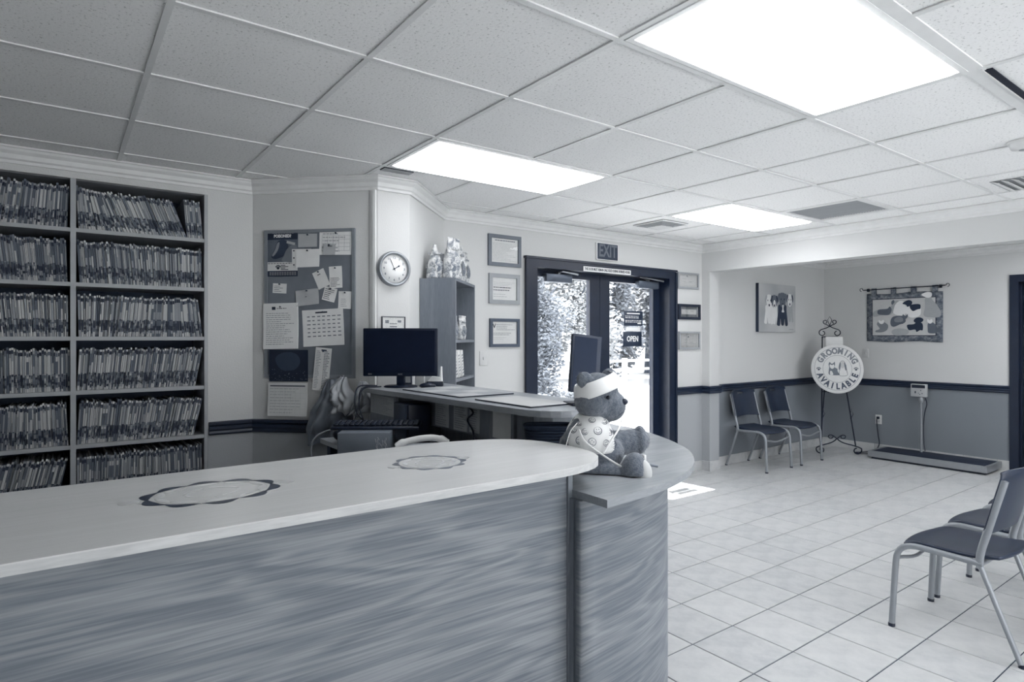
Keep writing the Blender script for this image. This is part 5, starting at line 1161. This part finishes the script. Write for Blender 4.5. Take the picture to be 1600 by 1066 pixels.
# ------------------------------------------------------------------ platform scale
t = thing('platform_scale', 'long low platform scale with a black mat and wall-side readout', 'scale', (8.055, 2.83, 0))
M_ALU = plain('brushed_aluminium', 158, 0.35, 0.5)
m = MB(); m.bb(-0.21, 0.21, -0.56, 0.56, 0.002, 0.03); obj('underframe', m, M_BLACK, t)
for q in ((-0.235,0.235,-0.59,-0.565),(-0.235,0.235,0.565,0.59),(-0.235,-0.21,-0.565,0.565),(0.21,0.235,-0.565,0.565)): m = MB(); m.bb(*q, 0.025, 0.095); obj('edge_rail', m, M_ALU, t)
m = MB(); m.bb(-0.21, 0.21, -0.565, 0.565, 0.03, 0.088); obj('platform', m, M_ALU, t)
m = MB(); m.rbox((0,0,0.091), (0.415,1.1,0.008), 0.003); obj('rubber_mat', m, plain('rubber_mat', 24, 0.7), t)
m = MB(); m.tube([(0.15,0.16,0.09),(0.15,0.16,0.42)], 0.013, 14); m.tube([(0.15,0.16,0.42),(0.15,0.16,0.70)], 0.009, 14); m.lathe([(0.02,0),(0.03,0.02),(0.03,0.05),(0.018,0.07)], 14, M=Matrix.Translation((0.15,0.16,0.68))); obj('readout_post', m, M_ALU, t)
m = MB(); m.rbox((0.145,0.18,0.825), (0.05,0.165,0.15), 0.006); ro = obj('readout', m, plain('readout_grey', 178, 0.4), t)
m = MB(); m.bb(0.1175, 0.12, 0.11, 0.25, 0.853, 0.89); obj('readout_window', m, M_BLACK, ro)
for q in ((0.205,0.218,0.79,0.815),(0.15,0.158,0.82,0.832),(0.135,0.145,0.785,0.795),(0.16,0.168,0.775,0.783),(0.175,0.183,0.79,0.798)): m = MB(); m.bb(0.1175, 0.12, *q); obj('readout_button', m, M_DKGREY, ro)
m = MB(); m.tube(smooth_path([(0.16,0.12,0.74),(0.17,0.11,0.66),(0.165,0.13,0.56),(0.175,0.145,0.4),(0.17,0.14,0.2),(0.15,0.12,0.11)], 5), 0.005, 6); obj('signal_cable', m, M_BLACK, t)
m = MB(); m.tube(smooth_path([(8.304,3.51,0.438),(8.29,3.52,0.40),(8.285,3.50,0.22),(8.29,3.49,0.11),(8.27,3.53,0.03),(8.15,3.60,0.01),(8.03,3.66,0.012),(7.99,3.58,0.012),(8.02,3.44,0.03)], 6), 0.006, 7); tag(obj('power_cord', m, M_BLACK), 'black power cord from the wall outlet to the scale', 'cord')
# ------------------------------------------------------------------ easel with grooming sign
EM = frameM((7.75,3.75,0), Vector((1,-1,0)), Vector((1,1,0)))      # X right, Y away, Z up
t = thing('display_easel', 'black wrought iron easel with scrolled feet in the alcove corner', 'easel', M=EM)
LB = -0.06
def zf_(v): return 1.06-(v-577)*0.00794
for s, tx, bx in ((-1, -0.138, -0.178), (1, 0.035, 0.218)):
    m = MB(); m.tube([(tx, 0.10, 1.46), ((tx+bx)/2, 0.05, 0.8), (bx, 0.0, 0.10)], 0.008, 8); obj('front_leg', m, M_IRON, t)
m = MB(); m.tube([(-0.06,0.13,1.40),(-0.10,0.30,0.0)], 0.008, 8); obj('rear_leg', m, M_IRON, t)
m = MB(); m.tube([(-0.145,0.10,1.46),(0.045,0.10,1.46)], 0.007, 8); obj('top_bar', m, M_IRON, t)
for s in (-1, 1):
    cx = -0.05
    pts = [Vector((cx+s*0.002,0.10,1.60))]+bez((cx+s*0.002,0.10,1.60),(cx+s*0.03,0.10,1.55),(cx+s*0.13,0.10,1.57),(cx+s*0.125,0.10,1.51),8)[1:]+spiral((cx+s*0.085,0.10,1.51), 0.04, 0.02, 0 if s > 0 else PI, (-4.6 if s > 0 else PI+4.6), 18)[1:]
    m = MB(); m.tube(pts, 0.006, 7); obj('crest_scroll', m, M_IRON, t)
    m = MB(); m.tube(bez((cx,0.10,1.585),(cx+s*0.02,0.10,1.62),(cx+s*0.07,0.10,1.61),(cx+s*0.078,0.10,1.645),6)+spiral((cx+s*0.052,0.10,1.645), 0.026, 0.016, 0 if s > 0 else PI, (4.4 if s > 0 else PI-4.4), 14)[1:], 0.0055, 7); obj('crest_curl', m, M_IRON, t)
m = MB(); m.tube([(-0.05,0.10,1.60),(-0.075,0.10,1.67),(-0.05,0.10,1.715),(-0.025,0.10,1.67),(-0.05,0.10,1.60)], 0.0045, 6); obj('finial', m, M_IRON, t)
for s, ex in ((-1,-0.20),(1,0.23)):
    m = MB(); x0_ = 0.0
    m.tube(bez((x0_,0.0,0.20),(x0_+s*0.06,0.0,0.12),(ex-s*0.05,-0.01,0.14),(ex+s*0.045,-0.02,0.085),10)+spiral((ex-s*0.005,-0.02,0.062), 0.055, 0.025, 0.4 if s > 0 else PI-0.4, (-4.6 if s > 0 else PI+4.6), 20)[1:], 0.0075, 8); obj('foot_scroll', m, M_IRON, t)
    m = MB(); m.tube(bez((x0_,0.0,0.19),(x0_+s*0.03,0,0.24),(x0_+s*0.09,0,0.26),(x0_+s*0.10,0,0.225),8)+spiral((x0_+s*0.068,0,0.225), 0.032, 0.018, 0 if s > 0 else PI, (-4.4 if s > 0 else PI+4.4), 14)[1:], 0.006, 7); obj('base_curl', m, M_IRON, t)
    lx = -0.165 if s < 0 else 0.165; m = MB(); m.tube([(lx,0.02,0.44),(lx+s*0.03*0+0.03,0.02,0.50),(lx+0.012,0.02,0.57),(lx-0.004,0.02,0.5),(lx,0.02,0.44)], 0.004, 6); obj('leaf_twist', m, M_IRON, t)
for s in (-1, 1): m = MB(); m.tube([(s*0.12,0.015,0.62),(s*0.12,-0.09,0.75)], 0.006, 6); m2 = m; 
m = MB(); m.tube([(-0.16,0.055,0.775),(0.15,0.055,0.775)], 0.007, 8); m.tube([(-0.1,0.055,0.775),(-0.1,-0.025,0.772),(-0.1,-0.03,0.80)], 0.006, 7); m.tube([(0.1,0.055,0.775),(0.1,-0.025,0.772),(0.1,-0.03,0.80)], 0.006, 7); obj('sign_rest', m, M_IRON, t)
SG = EM @ Matrix.Translation((0.0,-0.002,1.062)) @ Matrix.Rotation(R(90-5), 4, 'X')
t = thing('grooming_sign', 'round white sign reading GROOMING AVAILABLE on the easel', 'sign', M=SG); SR = 0.304
m = MB(); m.lathe([(SR,0),(SR,0.010),(SR-0.003,0.012),(0,0.012)], 64); obj('disc', m, plain('sign_face', 214, 0.6), t)
MS = plain('sign_print_grey', 112, 0.6); MSD = plain('sign_print_dark', 72, 0.6)
for rr_, wd in ((0.265,0.004),(0.168,0.0035)):
    m = MB(); n = 72; vs = [((rr_+o_)*math.cos(2*PI*k/n), (rr_+o_)*math.sin(2*PI*k/n), 0.0128) for o_ in (-wd/2, wd/2) for k in range(n)]
    m.add(vs, [(k, (k+1) % n, n+(k+1) % n, n+k) for k in range(n)]); obj('printed_ring', m, MS, t, fix=False)
for wrd, mt, r0, a0, a1, up in (('GROOMING', plain('sign_print_pale', 126, 0.6), 0.219, 150, 26, 1), ('AVAILABLE', MSD, 0.219, 202, 338, -1)):
    for k, chh in enumerate(wrd):
        a = R(a0+(a1-a0)*k/(len(wrd)-1)); rot = a-PI/2 if up == 1 else a+PI/2
        lettering('sign_letter', chh, 0.098, mt, t, Matrix.Translation((r0*math.cos(a), r0*math.sin(a), 0.0128)) @ Matrix.Rotation(rot, 4, 'Z'), bold=0.0048, sx=0.84)
for s in (-1, 1):
    pr = MB(); pr.prism([(s*0.216+0.014*math.cos(2*PI*k/12), -0.008+0.012*math.sin(2*PI*k/12)) for k in range(12)], 0.0122, 0.0135); po = obj('paw_print', pr, MSD, t)
    for k in range(4):
        a = R(30+40*k); m = MB(); m.prism([(s*0.216+0.023*math.cos(a)+0.0065*math.cos(2*PI*q/8), -0.006+0.022*math.sin(a)+0.008*math.sin(2*PI*q/8)) for q in range(8)], 0.0122, 0.0135); obj('paw_toe', m, MSD, po)
flat(t, 'small_dog', [(-0.10,0.06),(-0.085,0.085),(-0.07,0.065),(-0.045,0.07),(-0.03,0.09),(-0.025,0.05),(-0.03,0.02),(0.0,0.0),(0.04,-0.05),(0.05,-0.075),(-0.09,-0.075),(-0.1,-0.02),(-0.095,0.02)], 0.0122, MS, 0.0012)
flat(t, 'small_dog_face', [(-0.085,0.055),(-0.06,0.045),(-0.04,0.055),(-0.035,0.02),(-0.06,0.0),(-0.085,0.02)], 0.0135, plain('sign_face', 214, 0.6), 0.0012)
flat(t, 'small_dog_paws', [(-0.085,-0.03),(-0.065,-0.03),(-0.05,-0.072),(-0.085,-0.072)], 0.0135, plain('sign_face', 214, 0.6), 0.0012)
flat(t, 'spaniel_body', [(0.0,-0.02),(0.02,0.03),(0.08,0.03),(0.105,-0.03),(0.11,-0.08),(0.03,-0.085),(0.02,-0.06)], 0.0136, plain('sign_face', 214, 0.6), 0.0012)
m = MB(); m.tube([(p.x, p.y, 0.0146) for p in smooth_path([(0.02,0.03,0),(0.035,0.08,0),(0.06,0.10,0),(0.085,0.085,0),(0.10,0.03,0),(0.11,-0.03,0),(0.11,-0.08,0),(0.03,-0.085,0),(0.02,-0.04,0),(0.03,0.0,0),(0.02,0.03,0)], 4)], 0.002, 5); obj('spaniel_outline', m, MSD, t)
flat(t, 'spaniel_head', [(0.035,0.07),(0.06,0.09),(0.08,0.075),(0.082,0.03),(0.06,0.005),(0.04,0.03)], 0.015, plain('sign_pale', 190, 0.6), 0.0012)
for s, pts in ((-1, [(0.03,0.08),(0.04,0.06),(0.032,0.0),(0.018,-0.01),(0.016,0.03)]), (1, [(0.08,0.08),(0.1,0.05),(0.106,0.0),(0.094,-0.02),(0.084,0.02)])): flat(t, 'spaniel_ear', pts, 0.0164, MS, 0.0012)
CM = EM @ Matrix.Translation((-0.005,0.075,1.375)) @ Matrix.Rotation(R(85), 4, 'X')
sheet('foil_card', 0.20, 0.17, plain('foil', 200, 0.25), None, CM, fold=0.006, thing_tag=('crinkled foil card tucked above the round sign', 'card'), pin=False, seed=4)
# ------------------------------------------------------------------ teddy bear (sits on the ledge, head bandaged, wearing a patterned gown)
BO = Vector((1.57,1.60,LOW)); ER = Vector((0.806,-0.592,0)); ED = Vector((0.592,0.806,0)); SB = 0.00231
bear = thing('teddy_bear', 'brown teddy bear with a bandaged head and smiley gown', 'teddy bear', BO)
def bp(u, v, d=0.0): return ER*((u-937)*SB)+ED*d+Vector((0,0,(732-v)*SB))
ELL = []   # (centre, axes matrix 3x3, radii)
def be(u, v, d, ru, rv, rd, tilt=0.0):
    c = bp(u, v, d); a = R(tilt)
    x = ER*math.cos(a)+Vector((0,0,math.sin(a))); z = -ER*math.sin(a)+Vector((0,0,math.cos(a)))
    ELL.append((c, x, ED, z, (ru*SB, rd*SB, rv*SB)))
def cap(p, q, r0, r1, n=5):
    for k in range(n):
        t_ = k/(n-1); u, v, d = [p[i_]+(q[i_]-p[i_])*t_ for i_ in range(3)]; r = r0+(r1-r0)*t_; be(u, v, d, r, r, r)
be(921,700,0.0,35,36,40); be(940,706,-0.005,34,28,36); be(918,722,0.0,34,26,42); be(924,664,0.0,26,24,28)
be(932,616,0.0,34,35,37); be(926,625,-0.005,30,29,38); be(953,633,-0.004,24,25,25); be(943,643,0.0,24,17,26); be(962,631,-0.006,14,15,15)
be(910,592,-0.055,13,14,7,20); be(954,589,0.045,13,14,7,-15)
cap((950,697,0.035),(1000,691,0.045),22,19); be(1003,690,0.045,11,23,21)
cap((912,728,-0.055),(968,735,-0.095),19,15,6); be(979,722,-0.105,18,25,21,-18); be(985,727,-0.11,14,22,19,-18)
cap((904,664,-0.03),(886,692,0.01),14,13,4); cap((938,668,0.06),(958,690,0.07),13,12,4)
m = MB()
for c, x, y, z, r in ELL:
    nu, nv = 18, 12; vs = []
    for j in range(nv+1):
        th = PI*j/nv
        for i_ in range(nu):
            ph = 2*PI*i_/nu; vs.append(c+x*(r[0]*math.sin(th)*math.cos(ph))+y*(r[1]*math.sin(th)*math.sin(ph))+z*(r[2]*math.cos(th)))
    vs = [Vector((q.x, q.y, max(q.z, 0.002))) for q in vs]
    m.add(vs, [(j*nu+i_, (j+1)*nu+i_, (j+1)*nu+(i_+1) % nu, j*nu+(i_+1) % nu) for j in range(nv) for i_ in range(nu)], 0, True)
def fur_mat(name, lo, hi):
    n_ = NT(name, 0.95, 0, 0.1); v = n_.n('ShaderNodeTexNoise', Scale=90.0, Detail=4.0, Roughness=0.7); n_.l(n_.coord(), v.inputs['Vector'])
    n_.col(n_.ramp(v.outputs[0], [(0.3, T(lo)), (0.7, T(hi))])); n_.bump(v.outputs[0], 0.9, 0.006)
    n_.b.inputs['Sheen Weight'].default_value = 0.35; n_.b.inputs['Sheen Roughness'].default_value = 0.5; return n_.m
M_FUR = fur_mat('bear_fur', 92, 128); M_FURT = plain('bear_fur_tips', 122, 0.95)
o = obj('body', m, M_FUR, bear)
rm = o.modifiers.new('remesh', 'REMESH'); rm.mode = 'VOXEL'; rm.voxel_size = 0.0045; rm.use_smooth_shade = True
sm = o.modifiers.new('smooth', 'SMOOTH'); sm.factor = 0.6; sm.iterations = 7
def inside(p, skip):
    for k, (c, x, y, z, r) in enumerate(ELL):
        if k == skip: continue
        d = p-c; q = (d.dot(x)/r[0])**2+(d.dot(y)/r[1])**2+(d.dot(z)/r[2])**2
        if q < 0.97: return True
    return False
rb = random.Random(17); fm = MB(); cnt = 0
areas = [(r[0]*r[1]+r[1]*r[2]+r[0]*r[2]) for *_, r in ELL]; idx = list(range(len(ELL)))
while cnt < 15000:
    k = rb.choices(idx, areas)[0]; c, x, y, z, r = ELL[k]
    d = Vector((rb.gauss(0,1), rb.gauss(0,1), rb.gauss(0,1))).normalized(); p = c+x*(r[0]*d.x)+y*(r[1]*d.y)+z*(r[2]*d.z); cnt += 1
    if p.z < 0.006 or inside(p, k): continue
    n_ = (x*(d.x/r[0])+y*(d.y/r[1])+z*(d.z/r[2])).normalized()
    tip = (n_+Vector((rb.gauss(0,0.45), rb.gauss(0,0.45), rb.gauss(-0.15,0.45)))).normalized()*(0.005+0.004*rb.random()); side = n_.orthogonal().normalized()*0.0007
    p2 = p-n_*0.003; fm.add([p2-side, p2+side, p2+tip+n_*0.002], [(0,1,2)], 0, True)
o = obj('fur', fm, M_FURT, bear, fix=False); o['kind'] = 'stuff'
# head bandage: a wide tilted band round the skull
def band(name, cu, cv, cd_, ru, rd, tilt_uv, tilt_d, h0, h1, mat, wob=0.0, off=0.0):
    c = bp(cu, cv, cd_); a = R(tilt_uv); e = R(tilt_d)
    up = (Vector((0,0,math.cos(a)))-ER*math.sin(a)); x = ER*math.cos(a)+Vector((0,0,math.sin(a)))
    up = (up*math.cos(e)+ED*math.sin(e)).normalized(); y = up.cross(x)*-1
    K, J = 44, 8; m_ = MB(); vs = []
    for j in range(J+1):
        hh = h0+(h1-h0)*j/J; f = math.sqrt(max(0.05, 1-((hh+off)/(39*SB))**2))
        for k in range(K):
            ph = 2*PI*k/K; q = f*(1+wob*math.sin(6*ph+2*j)); vs.append(c+x*(ru*SB*q*math.cos(ph))+y*(rd*SB*q*math.sin(ph))+up*hh)
    m_.add(vs, [(j*K+k, j*K+(k+1) % K, (j+1)*K+(k+1) % K, (j+1)*K+k) for j in range(J) for k in range(K)], 0, True)
    o_ = obj(name, m_, mat, bear, fix=False); s_ = o_.modifiers.new('thick', 'SOLIDIFY'); s_.thickness = 0.003; return o_
M_BAND = plain('bandage_white', 236, 0.85)
band('head_bandage', 931, 601, 0.0, 38.5, 41.5, 21, 0, -0.027, 0.024, M_BAND, 0.006, 0.030)
m = MB(); c = bp(944, 617, -0.085); m.ell(c, (0.0075,0.0075,0.0075), 12, 8); m2 = obj('eye', m, plain('bear_eye', 6, 0.08), bear)
m = MB(); c = bp(962, 612, 0.055); m.ell(c, (0.0055,0.0055,0.0055), 12, 8); obj('eye', m, plain('bear_eye', 6, 0.08), bear)
m = MB(); m.ell(bp(972, 626, -0.03), (0.014,0.014,0.012), 14, 9); obj('nose', m, plain('bear_nose', 30, 0.5), bear)
m = MB(); m.tube(smooth_path([bp(974.5,631,-0.02), bp(973,638,-0.03), bp(964,645,-0.05)], 5), 0.0016, 5); obj('mouth_stitch', m, plain('bear_nose', 30, 0.5), bear)
# gown: open-fronted bell of printed cotton over the shoulders
gc = bp(924, 690, 0.0); GR_ = (40*SB, 47*SB, 50*SB); K, J = 48, 16
def gp(th, ph, k=1.0): return gc+ER*(GR_[0]*k*math.sin(th)*math.cos(ph)*(1+0.03*math.sin(9*ph)*th))+ED*(GR_[1]*k*math.sin(th)*math.sin(ph))+Vector((0,0,GR_[2]*k*math.cos(th)))
m = MB(); vs = [gp(0.42+(1.78-0.42)*j/J, R(42)+R(276)*k_/K) for j in range(J+1) for k_ in range(K+1)]
m.add(vs, [(j*(K+1)+k_, j*(K+1)+k_+1, (j+1)*(K+1)+k_+1, (j+1)*(K+1)+k_) for j in range(J) for k_ in range(K)], 0, True)
M_GOWN = plain('gown_cotton', 222, 0.85); g = obj('gown', m, M_GOWN, bear, fix=False); s_ = g.modifiers.new('thick', 'SOLIDIFY'); s_.thickness = 0.0025
M_SMILE = plain('gown_print', 76, 0.85); rb = random.Random(3)
for (th, phd) in ((0.72,262),(0.78,300),(0.85,225),(1.08,276),(1.12,246),(1.15,308),(1.42,262),(1.46,292),(1.4,232),(1.1,215),(0.74,190),(1.15,180),(1.5,205),(1.55,318),(0.6,320)):
    ph = R(phd); p = gp(th, ph, 1.022); e1 = (gp(th, ph+0.03, 1.022)-p).normalized(); nn = (p-gc).normalized(); e2 = nn.cross(e1).normalized()
    if e2.z < 0: e2 = -e2
    e1 = e2.cross(nn); R0 = 0.0125*(0.85+0.3*rb.random()); m = MB(); rt = rb.gauss(0,0.5); ca, sa = math.cos(rt), math.sin(rt); a1, a2 = e1*ca+e2*sa, e2*ca-e1*sa
    pf = lambda a, b_: p+a1*a+a2*b_-nn*(0.5*(a*a+b_*b_)/0.095)
    m.tube([pf(R0*math.cos(q*2*PI/20), R0*math.sin(q*2*PI/20)) for q in range(20)], 0.0012, 4, closed=True)
    m.tube([pf(R0*0.6*math.cos(R(200+14*q)), R0*0.6*math.sin(R(200+14*q))) for q in range(11)], 0.0011, 4)
    for s in (-1, 1): m.tube([pf(s*R0*0.3, R0*0.15), pf(s*R0*0.3, R0*0.42)], 0.0013, 5)
    obj('printed_smiley', m, M_SMILE, g)
m = MB(); m.tube(smooth_path([bp(899,664,-0.105), bp(905,678,-0.118), bp(918,690,-0.122), bp(935,702,-0.115), bp(950,712,-0.112), bp(962,719,-0.11)], 5), [0.0045]*26, 8, flat=0.5); obj('gown_tie', m, M_BAND, bear)
m = MB(); m.tube(smooth_path([bp(966,650,-0.07), bp(958,664,-0.10), bp(946,680,-0.116), bp(935,698,-0.118)], 5), [0.005]*16, 8, flat=0.5); obj('gown_hem', m, M_BAND, bear)
m = MB(); m.tube(smooth_path([bp(897,655,-0.09), bp(886,668,-0.10), bp(880,690,-0.09)], 5), 0.0016, 6); obj('thin_strap', m, M_BAND, bear)
# pale sole on the near foot, chest mark, small wand
m = MB(); sc_ = bp(1001, 729, -0.142); nn = (ER*0.86-ED*0.48+Vector((0,0,0.05))).normalized(); e1 = Vector((0,0,1)).cross(nn).normalized(); e2 = nn.cross(e1)
sc_ = bp(985,727,-0.11)+nn*0.021; vs = []; nu, nv = 20, 12
for j in range(nv+1):
    th = PI*j/nv
    for i_ in range(nu): ph = 2*PI*i_/nu; vs.append(sc_+e1*(0.029*math.sin(th)*math.cos(ph))+nn*(0.031*math.sin(th)*math.sin(ph))+e2*(0.044*math.cos(th)))
m.add(vs, [(j*nu+i_, (j+1)*nu+i_, (j+1)*nu+(i_+1) % nu, j*nu+(i_+1) % nu) for j in range(nv) for i_ in range(nu)], 0, True); obj('foot_pad', m, plain('foot_pad', 190, 0.95), bear)
m = MB(); m.tube([bp(944,680,-0.1), bp(950,681,-0.1), bp(948,692,-0.1)], 0.0012, 5); obj('chest_mark', m, M_BAND, bear)
t = thing('thermometer', 'grey toy thermometer lying between the bear feet', 'toy', bear.location+bp(1008,718,-0.06))
m = MB(); m.tube([bp(937-12,732-4+4,0), bp(937+13,732+5,0)], [0.006,0.004], 10); obj('stem', m, plain('toy_grey', 112, 0.4), t)
m = MB(); m.rbox(bp(937-6,732-6,0.02), (0.012,0.012,0.024), 0.002); obj('paper_tag', m, M_PAPER, t)
